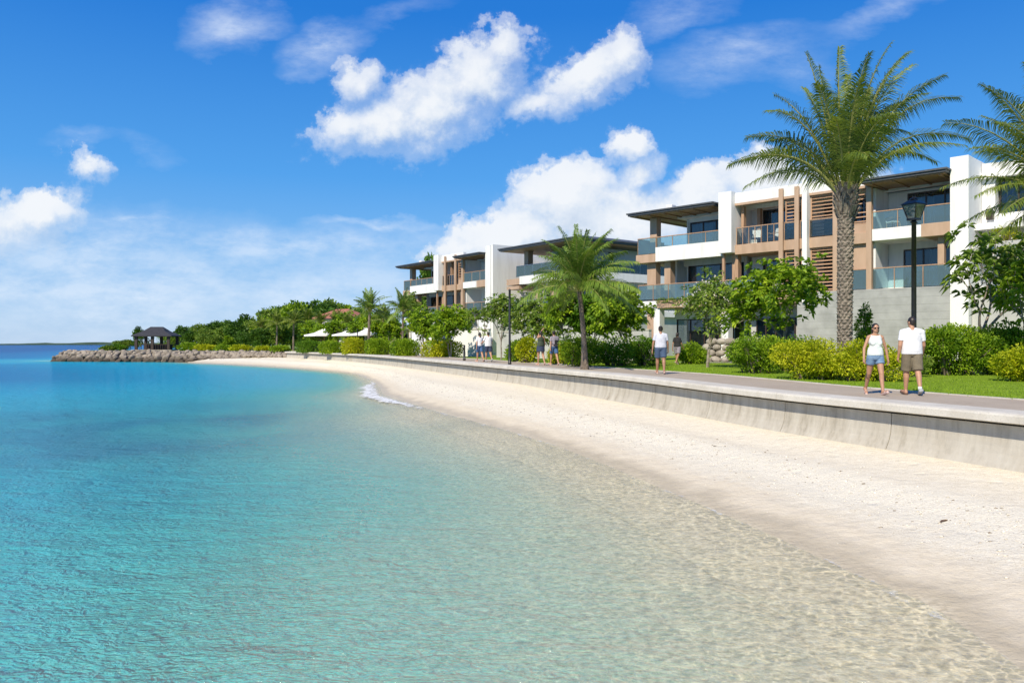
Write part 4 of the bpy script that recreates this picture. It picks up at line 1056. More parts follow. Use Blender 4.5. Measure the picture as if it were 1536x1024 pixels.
def petals(tips_, frac, n, seed, s=.10):
    g = np.random.default_rng(seed); P = []
    for t, d in tips_:
        if g.random() < frac:
            for i in range(n): P.append(np.array(t)+np.array(d)*.12+g.normal(0, .07, 3))
    P = np.array(P); D = g.normal(size=P.shape)+np.array([0, -.6, .5])
    return leaves(P, D, s, s*.8, .05, 0)
def fit(tips_, tb_, h, hw, tz=None):
    """scale skeleton so the crown has the wanted height and half width"""
    Z = max(t.z for t, d in tips_); Xm = max(max(abs(t.x), abs(t.y)) for t, d in tips_)
    sz, sx = (h-.2)/Z, (hw-.12)/Xm
    tb_.v = [(x*sx, y*sx, z*sz) for x, y, z in tb_.v]
    return [(Vector((t.x*sx, t.y*sx, t.z*sz)), d) for t, d in tips_]
def tree(label, px, Y, h, hw, seed, mat, nl=14, L=.26, W=.085, split=3, depth=4, spread=1.0, fl=0, name='frangipani_tree', per=1, first=.28, r0=.10, droop=.25, group=None, jit=.16, dens=4):
    q = gpos(px, Y); o = thing(name, label, 'tree', q, 0, group)
    tb_, tips_ = branch_tree(seed, h, spread, (0, 0), split, depth, first, r0); tips_ = fit(tips_, tb_, h, hw)
    tb_.build('trunk', M['palebark'], o, smooth=True)
    v, f, r = whorl_crown(tips_, nl, L, W*1.12, seed, droop=droop, per=per+dens, jit=hw*.17)
    link_mesh('crown', np_mesh('crown', v, f, r), M[mat], o)
    if fl:
        v, f, r = petals(tips_, fl, 6, seed)
        link_mesh('blossom', np_mesh('blossom', v, f, r), M['petal'], o)
    return o
tree('dense bright green rounded tree left of the tall date palm', 1180, 33, 4.25, 2.15, 3, 'leaf_bright', 14, .25, .09, 3, 4, 1.0, .12, per=2, jit=.2, first=.33)
tree('loose pinkish-flowered tree left of the dense round tree, below the near balcony', 1062, 36, 4.1, 1.75, 5, 'leaf_olive', 9, .2, .06, 3, 4, 1.1, .7, dens=2)
tree('bushy bright tree with white blossoms right of the slender palm', 940, 40.5, 4.0, 1.75, 9, 'leaf_bright', 14, .26, .09, 3, 4, 1.0, .3, per=2, jit=.2)
tree('dark leafy tree directly behind the trunk of the slender palm', 890, 44, 4.0, 1.35, 11, 'leaf_dark', 13, .26, .09, 3, 4, 1.0, .1, per=1)
tree('yellow-green tree just left of the slender palm', 845, 44, 4.0, 1.3, 12, 'leaf_bright', 13, .25, .09, 3, 4, 1.0, .1, per=1)
tree('airy tree with pale flowers above the woman with the raised arm', 800, 48, 4.1, 1.6, 13, 'leaf_olive', 10, .24, .08, 3, 4, 1.1, .9)
tree('pale-flowered olive tree just left of the mid walkway lamp post', 752, 52, 4.2, 1.45, 14, 'leaf_olive', 11, .24, .08, 3, 4, 1.1, .9)
tree('small thin tree in front of the white end wall behind the couple in white', 722, 56, 3.7, .95, 15, 'leaf_olive', 9, .24, .08, 3, 3, .8, .2)
tree('round bright tree with white blossom in front of the far block, right of its pair', 676, 62, 3.9, 1.6, 16, 'leaf_bright', 13, .28, .1, 3, 4, 1.0, .35)
tree('round bright tree with white blossom in front of the far block, left of its pair', 632, 66, 3.8, 1.7, 17, 'leaf_bright', 13, .28, .1, 3, 4, 1.0, .3)
tree('slim dark tree climbing the left corner of the far block', 615, 82, 6.2, 1.4, 18, 'leaf_olive', 9, .3, .11, 3, 4, .8, 0, first=.36)
tree('large open-branched tree with long drooping leaves at the right edge by the white pier', 1458, 30, 5.4, 2.9, 21, 'leaf_olive', 10, .36, .085, 3, 4, 1.05, .45, per=1, droop=.45, first=.26, r0=.11, dens=1)
tree('leafy tree behind the right hedge, cut by the right edge', 1535, 28, 4.2, 1.5, 22, 'leaf_bright', 10, .32, .09, 3, 4, 1.0, .1, droop=.4, dens=0)

rt = tree('leafy tree beside the awnings far along the walkway', 582, 86, 3.6, 1.5, 33, 'leaf_bright', 12, .34, .13, 3, 3, 1.0, .2, dens=4, group='row of leafy trees by the far awnings')
for i, (px, Y, s) in enumerate(((562, 90, .95), (528, 93, 1.0), (505, 97, 1.05), (486, 101, .95), (466, 108, 1.1), (545, 104, 1.35), (515, 110, 1.45))):
    o = copy_tree(rt); q = gpos(px, Y); o.location = q; o.rotation_euler.z = i*1.3; o.scale = (s*1.1, s*1.1, s)
# ------------------------------------------------------------------ shrubs and hedges
def shrub(label, loc, blobs, n, L, W, mat, seed, name='shrub', cat='shrub', group=None, box=False, stem=True, up=.5, rz=0):
    """blobs: (x, y, z, rx, ry, rz) lumps; leaves lie in their outer shell"""
    g = np.random.default_rng(seed); o = thing(name, label, cat, loc, rz, group)
    B_ = np.array(blobs); ar = (B_[:, 3]*B_[:, 5]+B_[:, 4]*B_[:, 5]+B_[:, 3]*B_[:, 4]); k_ = g.choice(len(B_), n, p=ar/ar.sum())
    d = norm(g.normal(size=(n, 3)))
    if box: d = d/np.maximum(np.abs(d).max(1, keepdims=True), 1e-6)*.5+d*.5
    ph = g.random((6, 3))*6; ripple = 1+.10*np.sin(d@ph[0]*2.2+k_)+.08*np.sin(d@ph[1]*3.1+k_*2)
    rr = (1-.45*g.random(n)**2.2)*ripple
    p = B_[k_, :3]+d*B_[k_, 3:]*rr[:, None]; keep = p[:, 2] > .02; p = p[keep]; d = d[keep]; kk = k_[keep]
    dirs = d+np.array([0, 0, up])+g.normal(0, .55, p.shape)
    rn = np.clip(.5*g.random(len(p))+.22*np.sin(kk*1.7)+.25, 0, 1)
    v, f, r = leaves(p, dirs, L*(.7+.6*g.random(len(p))), W*(.8+.4*g.random(len(p))), .2, .2, rn)
    link_mesh('foliage', np_mesh('foliage', v, f, r), M[mat], o)
    if stem:
        sm = MB(); gg = random.Random(seed)
        for b_ in blobs:
            for i in range(3):
                e = Vector(b_[:3])+Vector((gg.uniform(-.5, .5)*b_[3], gg.uniform(-.5, .5)*b_[4], .2*b_[5]))
                s = Vector((b_[0]*.6+gg.uniform(-.15, .15), b_[1]*.6+gg.uniform(-.1, .1), -.03)); sm.tube([s, s.lerp(e, .5)+Vector((0, 0, .08)), e], [.03, .022, .01], 5)
        sm.build('stems', M['bark'], o)
    return o
def lumps(w, dp_, h, n, seed):
    g = random.Random(seed); out_ = [(0, 0, h*.45, w*.8, dp_*.8, h*.5)]
    for i in range(n):
        s = g.uniform(.32, .5); out_.append((g.uniform(-.7, .7)*w, g.uniform(-.6, .6)*dp_, g.uniform(.3, .72)*h, w*s, dp_*s*1.1, h*s*.62))
    return out_
shrub('bushy yellow-green shrub in front of the date palm trunk', gpos(1225, 24.8), lumps(1.25, .9, 1.3, 9, 1), 11000, .085, .045, 'leaf_yellow', 1)
shrub('yellow-green shrub behind the woman in the tank top', gpos(1300, 24.0), lumps(1.05, .8, 1.25, 8, 2), 9000, .085, .045, 'leaf_yellow', 2)
shrub('darker green rounded shrub left of the yellow-green shrubs', gpos(1138, 29.0), lumps(1.0, .9, 1.4, 8, 3), 8000, .10, .05, 'leaf_bright', 3)
shrub('low green shrub filling the gap behind the yellow-green shrubs', gpos(1195, 31), lumps(1.3, .8, 1.35, 6, 4), 6000, .11, .055, 'leaf_dark', 4)
shrub('tall glossy green hedge just right of the man in the white shirt', gpos(1430, 27.6), lumps(1.35, 1.1, 1.75, 10, 5), 12000, .13, .055, 'leaf_bright', 5, 'hedge', 'hedge')
shrub('dark green hedge further right, with a lighter tip, near the right edge', gpos(1500, 28.0), lumps(1.2, 1.1, 1.8, 9, 6), 10000, .13, .055, 'leaf_dark', 6, 'hedge', 'hedge')
shrub('yellowish low shrub on the lawn at the right edge', gpos(1545, 23.6), lumps(.8, .7, 1.15, 6, 7), 5000, .12, .05, 'leaf_yellow', 7)
shrub('slender light green plant right beside the date palm trunk against the grey wall', gpos(1298, 31), [(0, 0, .5, .45, .4, .5), (.05, 0, 1.1, .38, .35, .6), (-.05, 0, 1.7, .28, .28, .55), (0, 0, 2.2, .18, .2, .4)], 2600, .15, .05, 'leaf_bright', 81)
shrub('grey-leaved low shrub between the walking pair', gpos(1360, 26.4), lumps(.75, .5, .85, 6, 8), 4200, .07, .035, 'leaf_olive', 8)
for i, (px, Y, w, h, mt, lb) in enumerate(((872, 37.5, 1.15, 1.4, 'leaf_bright', 'green hedge section right behind the base of the slender palm'), (925, 38.0, 1.2, 1.42, 'leaf_bright', 'glossy green hedge section midway between the slender palm and the woman in the white tee'), (972, 38.6, .9, 1.38, 'leaf_dark', 'dark green hedge section left of the woman in the white tee'), (1037, 42, .9, 1.15, 'leaf_bright', 'small green shrub right of the woman in the white tee'), (842, 41.5, .75, 1.15, 'leaf_yellow', 'yellowish shrub just left of the slender palm'))):
    shrub(lb, gpos(px, Y), lumps(w, .8, h, 7, 20+i), 5500, .12, .055, mt, 20+i, 'hedge' if 'hedge' in lb else 'shrub', 'hedge' if 'hedge' in lb else 'shrub')
shrub('yellow-leaved shrub behind the woman with the raised arm', gpos(792, 45), lumps(.7, .6, 1.45, 6, 31), 3500, .13, .06, 'leaf_yellow', 31)
shrub('green shrub between the mid lamp post and the strolling women', gpos(775, 47.5), lumps(.65, .6, 1.3, 6, 32), 3200, .13, .06, 'leaf_bright', 32)
hd = [(663, 63.5, 1.75, 'clipped bright hedge block nearest the couple in white'), (608, 69, 1.25, 'clipped bright hedge block left of the nearest block, below the far building'), (566, 77, 1.2, 'clipped green hedge block behind the upright kerb palm'), (530, 82, 1.3, 'clipped hedge block behind the far lamp post'), (497, 88, 1.5, 'clipped hedge block left of the far lamp post'), (463, 96, 1.7, 'leftmost tall clipped hedge block along the walkway')]
for i, (px, Y, w, lb) in enumerate(hd):
    w *= .86; hh = .60+.05*((i*5) % 4); bl = [(-w*.6, 0, hh, w*.5, .65, hh*1.08), (0, 0, hh*1.05, w*.55, .75, hh*1.12), (w*.6, 0, hh*.95, w*.5, .7, hh)]
    shrub(lb, gpos(px, Y), bl, 5000, .16, .085, ('leaf_yellow', 'leaf_bright', 'leaf_bright', 'leaf_yellow', 'leaf_bright', 'leaf_dark')[i], 40+i, 'hedge', 'hedge', box=True, rz=R(-25), group='clipped hedge blocks along the far walkway')
hb = [(420, 108, 1.6, .9, 'leaf_bright'), (395, 116, 1.5, .8, 'leaf_yellow'), (360, 120, 1.8, .95, 'leaf_yellow'), (335, 122, 1.6, .9, 'leaf_bright'), (305, 122.5, 1.9, 1.0, 'leaf_yellow'), (282, 123, 1.6, 1.35, 'leaf_bright'), (163, 126.5, 1.3, .8, 'leaf_olive'), (178, 127, 1.4, 1.0, 'leaf_dark')]
for i, (px, Y, w, h, mt) in enumerate(hb):
    q = gpos(px, Y); q.z = 1.6
    shrub('low sprawling green shrub on top of the breakwater', q, lumps(w, 1.0, h, 5, 60+i), 1500, .26, .14, mt, 60+i, group='low shrubs along the breakwater top', stem=False)
# planting on the building ledges
def world_of(root, t, v, z):
    return root.matrix_basis @ Vector((t, v, z)) if False else Matrix.Translation(root.location) @ Matrix.Rotation(root.rotation_euler.z, 4, 'Z') @ Vector((t, v, z))
shrub('sparse yellow-green plant on the ledge beside the right white pier', world_of(C, 20.6, .6, F3-1.06), lumps(.8, .5, .85, 5, 71), 900, .10, .05, 'leaf_yellow', 71, 'ledge_plant', 'plant')
shrub('leafy plant spilling over the ledge at the far right of the near block', world_of(C, 23.4, .6, F3-.7), lumps(1.0, .5, .6, 5, 72), 1300, .13, .06, 'leaf_bright', 72, 'ledge_plant', 'plant')
shrub('pinkish trailing planting along the terrace edge of the near block', world_of(C, 3.4, .05, F2-.2), [(x, -.3, .0+.05*sin(x*5), .45, .3, .32) for x in (-2.0, -1.3, -.6, .1, .8, 1.5, 2.2)], 2600, .10, .05, 'leaf_olive', 73, 'terrace_planting', 'plant', rz=rzC)

# ------------------------------------------------------------------ the wood behind the headland
def wood_tree(seed, h, hw, n, label, mat):
    g = np.random.default_rng(seed); o = thing('broadleaf_tree', label, 'tree', (0, 0, 0), 0, 'trees of the wood behind the headland')
    tb_, tips_ = branch_tree(seed, h, .9, (0, 0), 3, 3, .36, .14); tips_ = fit(tips_, tb_, h*.92, hw*.85)
    tb_.build('trunk', M['bark'], o)
    T = np.array([t for t, d in tips_]); low = np.array([[g.normal(0, hw*.5), g.normal(0, hw*.5), g.uniform(.25, .6)*h] for _ in range(14)]); T = np.concatenate([T, low])
    k_ = g.integers(0, len(T), n); d = norm(g.normal(size=(n, 3))); rad_ = hw*.30*(.6+.7*((k_*37) % 11)/11)
    p = T[k_]+d*rad_[:, None]*(1-.5*g.random(n)**2)[:, None]*np.array([1, 1, .75])
    p[:, 2] = np.maximum(p[:, 2], .15)
    rn = np.clip(.5*g.random(n)+.5*((k_*13) % 7)/7, 0, 1)
    v, f, r = leaves(p, d+np.array([0, 0, .3])+g.normal(0, .5, (n, 3)), .55*(.7+.6*g.random(n)), .28, .15, .25, rn)
    link_mesh('crown', np_mesh('crown', v, f, r), M[mat], o); return o
kinds = [wood_tree(101, 6.5, 2.9, 2600, 'tall dark green tree in the wood behind the headland', 'leaf_far'), wood_tree(102, 6.5, 2.6, 2400, 'bushy green tree in the wood behind the headland', 'leaf_far'), wood_tree(103, 6.5, 3.2, 2600, 'spreading olive-green tree in the wood behind the headland', 'leaf_olive'), wood_tree(104, 6.5, 2.5, 2400, 'lighter green tree in the wood behind the headland', 'leaf_bright')]
top_px = [(250, 492), (265, 490), (285, 486), (300, 482), (320, 481), (340, 478), (365, 473), (385, 465), (400, 459), (420, 454), (440, 451), (470, 448), (492, 446), (515, 452), (545, 462), (580, 465), (610, 470)]
g = random.Random(77); first = [True]*4
px = 272.0
spots = []
while px < 600:
    spots.append((px+g.uniform(-4, 4), 158+g.uniform(-8, 14), 1.0)); px += 15
px = 285.0
while px < 560:
    spots.append((px+g.uniform(-5, 5), 143+g.uniform(-5, 5), .82)); px += 19
px = 300.0
while px < 480:
    spots.append((px+g.uniform(-5, 5), 131+g.uniform(-3, 4), .55)); px += 20
for i, (px, Y, fh) in enumerate(spots):
    ty = np.interp(px, [a for a, b in top_px], [b for a, b in top_px])+g.uniform(-2.5, 4.5)
    h = ((515-ty)/F*Y+1.1)*fh
    kd = g.choice((0, 0, 1, 1, 2, 3)); src = kinds[kd]
    if first[kd]: o = src; first[kd] = False
    else: o = copy_tree(src)
    s = h/6.5; o.location = ((px-768)/F*Y, Y, 1.6); o.rotation_euler = (0, 0, g.uniform(0, 6.28)); o.scale = (s*g.uniform(.9, 1.15)*(.85 if fh == 1 else 1.1), s*g.uniform(.9, 1.15)*(.85 if fh == 1 else 1.1), s)
# tree beside the gazebo, low scrub trees at the left end and one treetop behind the far roof
o = copy_tree(kinds[1]); q = gpos(211, 131); o.location = (q.x, q.y, 1.6); o.scale = (.42, .42, .62); o['label'] = 'small windswept tree half hidden by the gazebo'; del o['group']
for px, Y, s in ((176, 133, .27), (190, 134, .3), (262, 140, .45), (250, 146, .5)):
    o = copy_tree(kinds[2]); q = gpos(px, Y); o.location = (q.x, q.y, 1.5); o.scale = (s*1.3, s*1.3, s); o['label'] = 'low scrubby tree on the headland beside the gazebo'; o['group'] = 'scrub trees around the gazebo'
o = copy_tree(kinds[0]); o.location = ((653-768)/F*98, 98, 1.6); o.scale = (.8, .8, 1.86); o['label'] = 'treetop showing just above the flat roof of the far block'; del o['group']
# ------------------------------------------------------------------ lamp posts
def lamp_post(label, loc, H, rz=0, group=None, s=1.0):
    o = thing('street_lamp', label, 'street lamp', loc, rz, group)
    hl = .72*s; z1 = H-hl
    MB().lathe([(.15*s, 0), (.15*s, .12), (.12*s, .16), (.115*s, .75), (.095*s, .85), (.085*s, .95), (.078*s, 1.0), (.07*s, z1-.12), (.085*s, z1-.11), (.09*s, z1-.07), (.07*s, z1-.05), (.07*s, z1)], n=20).build('pole', M['black'], o, smooth=True)
    b, t, hb, ht = .13*s, .235*s, z1+.05, z1+.46*s
    fr = MB()
    fr.box(-b-.02, b+.02, -b-.02, b+.02, z1-.02, hb); fr.box(-t-.02, t+.02, -t-.02, t+.02, ht, ht+.035)
    for sx in (-1, 1):
        for sy in (-1, 1): fr.bar((sx*b, sy*b, hb), (sx*t, sy*t, ht), .03*s)
        fr.bar((sx*.18*s, 0, z1-.10), (sx*.02, 0, z1-.02), .03*s)
    f = fr.build('lantern_frame', M['black'], o)
    for k_ in range(4):
        a = Matrix.Rotation(k_*pi/2, 3, 'Z'); e = .012
        vs = [a @ Vector(v) for v in ((-b+e, -b+.004, hb), (b-e, -b+.004, hb), (t-e, -t+.004, ht), (-t+e, -t+.004, ht))]
        MB().add(vs, [(0, 1, 2, 3)]).build('pane', M['lampglass'], f)
    cp = MB(); c0 = ht+.035
    cp.add([(-t-.05, -t-.05, c0), (t+.05, -t-.05, c0), (t+.05, t+.05, c0), (-t-.05, t+.05, c0), (-.11*s, -.11*s, c0+.13*s), (.11*s, -.11*s, c0+.13*s), (.11*s, .11*s, c0+.13*s), (-.11*s, .11*s, c0+.13*s)],
           [(0, 1, 5, 4), (1, 2, 6, 5), (2, 3, 7, 6), (3, 0, 4, 7), (4, 5, 6, 7), (3, 2, 1, 0)])
    cp.lathe([(.115*s, c0+.13*s), (.13*s, c0+.15*s), (.10*s, c0+.19*s), (.05*s, c0+.205*s), (.035*s, c0+.23*s), (.03*s, c0+.26*s)], n=14)
    cp.build('lantern_cap', M['black'], o)
    MB().lathe([(.03, hb), (.045, hb+.05), (.05, hb+.14*s), (.02, hb+.2*s)], n=10).build('bulb', M['canvas'], o, smooth=True)
    return o
g = gpos(1371, 27.6); lamp_post('tall black lantern lamp post behind the man in the white shirt', (g.x, g.y, g.z-.02), 6.17, .5, s=1.1)
def slim_lamp(label, px, Y, H):
    q = gpos(px, Y); o = thing('street_lamp', label, 'street lamp', q)
    MB().lathe([(.09, 0), (.09, .1), (.075, .12), (.07, .55), (.058, .6), (.052, H-.55), (.035, H-.5)], n=14).build('pole', M['black'], o, smooth=True)
    MB().lathe([(.05, H-.5), (.06, H-.46), (.055, H-.1), (.075, H-.08), (.05, H-.03), (.015, H)], n=14).build('lamp_head', M['black'], o, smooth=True)
    return o
slim_lamp('slim black lamp post on the walkway between the two strolling pairs', 764.5, 40.5, 3.85)
slim_lamp('distant short black lamp post by the far clipped hedges', 536, 84, 2.6)
slim_lamp('thin black bollard post just left of the couple in white', 696.5, 50.5, 1.0)

# ------------------------------------------------------------------ people
def baked(mb, name, mat, parent, voxel, smooth=4):
    me = mb.mesh(name); t = bpy.data.objects.new('tmp', me); COL.objects.link(t)
    md = t.modifiers.new('r', 'REMESH'); md.mode = 'VOXEL'; md.voxel_size = voxel; md.use_smooth_shade = True
    ms = t.modifiers.new('s', 'SMOOTH'); ms.iterations = smooth; ms.factor = .5
    dg = bpy.context.evaluated_depsgraph_get(); dg.update()
    out_ = bpy.data.meshes.new_from_object(t.evaluated_get(dg)); out_.name = name
    bpy.data.objects.remove(t); bpy.data.meshes.remove(me)
    out_.materials.clear(); out_.materials.append(mat)
    out_.polygons.foreach_set('use_smooth', [True]*len(out_.polygons))
    return link_mesh(name, out_, mat, parent)
def cloth(name, c, c2=None): return pm(name, c, c2 or tuple(x*.85 for x in c), 9, .85, .5, 14, bdist=.02, obj=True)
skinA = pm('skin_tan', (.42, .225, .135), (.47, .26, .165), 12, .5, .05, 90, obj=True)
skinB = pm('skin_brown', (.33, .17, .10), (.37, .20, .12), 12, .5, .05, 90, obj=True)
hairm = pm('dark_hair', (.012, .009, .008), (.03, .02, .016), 40, .45, .5, 60, stretch=(1, 1, .3), obj=True)
white_c = cloth('white_cotton', (.78, .79, .82)); mint_c = cloth('pale_mint_cotton', (.70, .77, .74)); denim = cloth('blue_denim', (.12, .21, .34), (.20, .31, .45)); navy = cloth('navy_cloth', (.035, .05, .10)); khaki = cloth('khaki_cloth', (.20, .165, .11), (.15, .125, .085)); greytee = cloth('pale_grey_cotton', (.60, .62, .70)); darkgreen = cloth('dark_green_cloth', (.05, .07, .045)); blackc = cloth('black_cloth', (.02, .02, .024)); bluec = cloth('mid_blue_cloth', (.06, .13, .28)); mauve = cloth('grey_mauve_cloth', (.30, .27, .32))
shoe_g = pm('grey_shoe', (.32, .34, .36), (.42, .44, .46), 20, .7, .1); sandal = pm('brown_sandal', (.12, .06, .04), (.16, .09, .06), 20, .6, .1); flip = pm('pink_flip_flop', (.55, .38, .34), (.6, .44, .4), 20, .6, .1); lens = pm('dark_lens', (.01, .01, .012), None, 5, .15, 0)

def person(label, loc, face, H=1.72, sex='m', skin=skinA, pose=None, top=None, top_kind='tee', bottom=None, bottom_kind='shorts', shoes=shoe_g, hair='short', sock=False, vox=.012, build=1.0, glasses=False, group=None, head_turn=0, shoes_r=None):
    """face: heading in radians about z (0 looks along +Y)."""
    P_ = dict(lt=22, lk=6, rt=-18, rk=22, la=-16, le=14, ra=18, re=20, lab=9, rab=9); P_.update(pose or {})
    o = thing('person', label, 'person', (0, 0, 0), face, group)
    f = sex == 'f'; k_ = build
    hipz, shz = .525*H, .800*H
    hx = .052*H*(1.06 if f else 1); sx = (.100 if f else .110)*H*k_
    def rx(v, a): return Matrix.Rotation(R(a), 3, 'X') @ Vector(v)
    J = {}
    for s, n_ in ((-1, 'l'), (1, 'r')):
        h_ = Vector((s*hx, 0, hipz)); th, kn = P_[n_+'t'], P_[n_+'k']
        kpos = h_+rx((s*.006*H, 0, -.245*H), th)
        apos = kpos+rx((0, 0, -.243*H), th-kn)
        ft = P_.get(n_+'f', max(-55, min(25, (th-kn)*.9)))
        toe = apos+rx((s*.02*H, .118*H, -.026*H), ft); heel = apos+rx((0, -.028*H, -.030*H), ft)
        J[n_] = (h_, kpos, apos, toe, heel)
        sh = Vector((s*sx, -.005*H, shz)); ar, el, ab = P_[n_+'a'], P_[n_+'e'], P_[n_+'ab']
        up = Matrix.Rotation(R(-s*ab), 3, 'Y') @ rx((0, 0, -.172*H), ar)
        e_ = sh+up
        fo = Matrix.Rotation(R(-s*(ab*.4)), 3, 'Y') @ rx((0, 0, -.150*H), ar+el) if 'fw' not in P_ or n_ not in P_['fw'] else Vector(P_['fw'][n_])*H*.15
        w_ = e_+fo; J[n_+'arm'] = (sh, e_, w_, fo.normalized())
    zmin = min(min(J[n_][3].z, J[n_][4].z) for n_ in 'lr')-.016*H
    dz = Vector((0, 0, -zmin))
    b = MB()
    # torso
    tw_ = (.92 if f else 1.0)*k_
    def T(v): return Vector(v)+dz
    torso = [((0, 0, .535*H), .098*H*tw_*(1.08 if f else 1), .068*H*k_, .060*H), ((0, 0.004, .60*H), .086*H*tw_*(.94 if f else 1.04), .062*H*k_, .07*H), ((0, .004, .67*H), .088*H*tw_*(.95 if f else 1.05), .064*H*k_, .07*H), ((0, 0.003, .74*H), .098*H*tw_, .066*H*k_, .075*H), ((0, -.006, .79*H), .098*H*tw_*(.95 if f else 1.1), .052*H*k_, .045*H)]
    for c, a1, a2, a3 in torso: b.ell(T(c), a1, a2, a3)
    if f:
        for s in (-1, 1): b.ell(T((s*.042*H, .044*H, .722*H)), .034*H, .030*H, .034*H)
    b.cap(T((0, -.006, .80*H)), T((0, .006, .875*H)), .036*H, .031*H)
    for s in (-1, 1): b.cap(T((s*.03*H, -.01*H, .83*H)), T((s*sx*.95, -.005*H, shz+.004*H)), .028*H, .030*H)
    # head
    hr = Matrix.Rotation(head_turn, 3, 'Z'); hc = Vector((0, .012*H, .932*H))
    def Hd(v): return T(hc+hr @ (Vector(v)*H))
    b.ell(Hd((0, 0, .008)), .044*H, .054*H, .060*H, 18, 12, hr)
    b.ell(Hd((0, .016, -.030)), .034*H, .036*H, .036*H, 16, 10, hr)
    b.cap(Hd((0, .052, .004)), Hd((0, .062, -.014)), .006*H, .009*H)      # nose
    b.ell(Hd((0, .047, -.034)), .014*H, .007*H, .005*H)                   # lips
    for s in (-1, 1):
        b.ell(Hd((s*.046, -.004, -.004)), .006*H, .011*H, .017*H)         # ears
        b.ell(Hd((s*.018, .045, .012)), .014*H, .008*H, .006*H)           # brow
    # limbs
    for n_ in 'lr':
        h_, kp, ap, toe, heel = [q+dz for q in J[n_]]
        b.cap(h_, kp, (.056 if not f else .057)*H*k_, .036*H*k_)
        mid = kp.lerp(ap, .3)+rx((0, -.010*H, 0), P_[n_+'t']-P_[n_+'k'])
        b.cap(kp, mid, .034*H*k_, .034*H*k_); b.cap(mid, ap, .033*H*k_, .0205*H)
        b.cap(heel, toe, .022*H, .016*H, sx=1.25)
        b.cap(ap, heel, .021*H, .021*H)
        sh, e_, w_, fd = J[n_+'arm']; sh = sh+dz; e_ = e_+dz; w_ = w_+dz
        b.cap(sh, e_, .030*H*k_*(.86 if f else 1), .0235*H*k_*(.88 if f else 1)); b.cap(e_, w_, .0245*H*k_*(.88 if f else 1), .0155*H)
        # hand: palm, four bent fingers, thumb
        s = -1 if n_ == 'l' else 1
        side = Vector((0, 1, 0)) - fd*fd.y; side = side.normalized() if side.length > .1 else Vector((0, 0, 1)); pn = fd.cross(side).normalized()*(s)
        inn = pn if pn.x*s < 0 else -pn
        pc = w_+fd*.028*H
        b.cap(w_, w_+fd*.05*H, .0135*H, .016*H, sx=1.0); b.ell(pc+fd*.012*H, .013*H, .013*H, .013*H)
        for i, (o_, L_) in enumerate(((.018, .044), (.006, .050), (-.006, .047), (-.017, .037))):
            k0 = w_+fd*.052*H+side*o_*H; k1 = k0+(fd*.85+inn*.35).normalized()*L_*.5*H; k2 = k1+(fd*.45+inn*.85).normalized()*L_*.5*H
            b.cap(k0-fd*.012*H, k1, .0062*H, .0056*H, n=8); b.cap(k1, k2, .0056*H, .0045*H, n=8)
        t0 = w_+fd*.018*H+side*.014*H; t1 = t0+(side*.75+fd*.7).normalized()*.026*H; b.cap(t0, t1, .0075*H, .0065*H, n=8); b.cap(t1, t1+(fd*.9+inn*.4).normalized()*.020*H, .0063*H, .005*H, n=8)
    body = baked(b, 'body', skin, o, vox, 2)
    inf = .014
    # top
    if top:
        c_ = MB()
        for c, a1, a2, a3 in torso[1:]: c_.ell(T(c), a1+inf+.006, a2+inf+.004, a3)
        for c, a1, a2, a3 in torso[:1]:
            c_.add(*lathe_ell(T((c[0], c[1], .548*H)), [(1.07, .0), (1.04, .05*H), (.93, .11*H)], a1+inf+.006, a2+inf+.008))
        if top_kind == 'tee':
            c_.ell(T((0, -.004, .808*H)), .085*H*k_, .050*H*k_, .026*H)
            q_ = (1.0 if not f else .93)
            c_.add(*lathe_ell(T((0, 0, .515*H)), [(q_*1.07, .0), (q_*1.05, .085*H), (1.0, .205*H), (.96, .25*H), (.78, .28*H), (.45, .303*H)], .106*H*k_+.012, .068*H*k_+.016))
            for n_ in 'lr':
                sh, e_, w_, fd = [q+dz if i < 3 else q for i, q in enumerate(J[n_+'arm'])]
                c_.cap(sh+Vector((0, 0, .001*H)), sh.lerp(e_, .66), .0335*H*k_+.003, .030*H*k_+.007, flat_b=True)
                c_.cap(T(((-1 if n_ == 'l' else 1)*.040*H, -.010*H, .8285*H)), sh+Vector((0, 0, .003*H)), .0335*H, .036*H*k_)
        else:
            for s in (-1, 1):
                c_.cap(T((s*.052*H, .035*H, .77*H)), T((s*.058*H, .002*H, .832*H)), .020*H, .015*H); c_.cap(T((s*.058*H, .002*H, .832*H)), T((s*.052*H, -.04*H, .77*H)), .015*H, .022*H)
            for s in (-1, 1): c_.ell(T((s*.042*H, .046*H, .722*H)), .040*H, .036*H, .042*H)
        baked(c_, 'shirt' if top_kind == 'tee' else 'tank_top', top, o, vox, 5 if top_kind == 'tee' else 14)
    if bottom:
        c_ = MB(); wc = torso[0]
        c_.add(*lathe_ell(T((0, 0, .50*H)), [(.86, -.015*H), (1.04, .02*H), (1.03, .06*H), (.97, .095*H)], wc[1]+.012, wc[2]+.014))
        ln = {'shorts': .93, 'bermuda': .80, 'hot': .42, 'skirt': .5}[bottom_kind]
        for n_ in 'lr':
            h_, kp = J[n_][0]+dz, J[n_][1]+dz
            loose = .014 if bottom_kind != 'hot' else .008
            c_.cap(h_, h_.lerp(kp, ln), .060*H*k_+loose, (.060-.020*ln*(.55 if bottom_kind == 'shorts' else .8))*H*k_+loose+.008, flat_b=True)
        if bottom_kind == 'skirt': c_.add(*lathe_ell(T((0, 0, .42*H)), [(1.32, -.03*H), (1.2, .04*H), (1.08, .1*H)], wc[1], wc[2]+.02))
        baked(c_, 'skirt' if bottom_kind == 'skirt' else 'shorts', bottom, o, vox, 3)
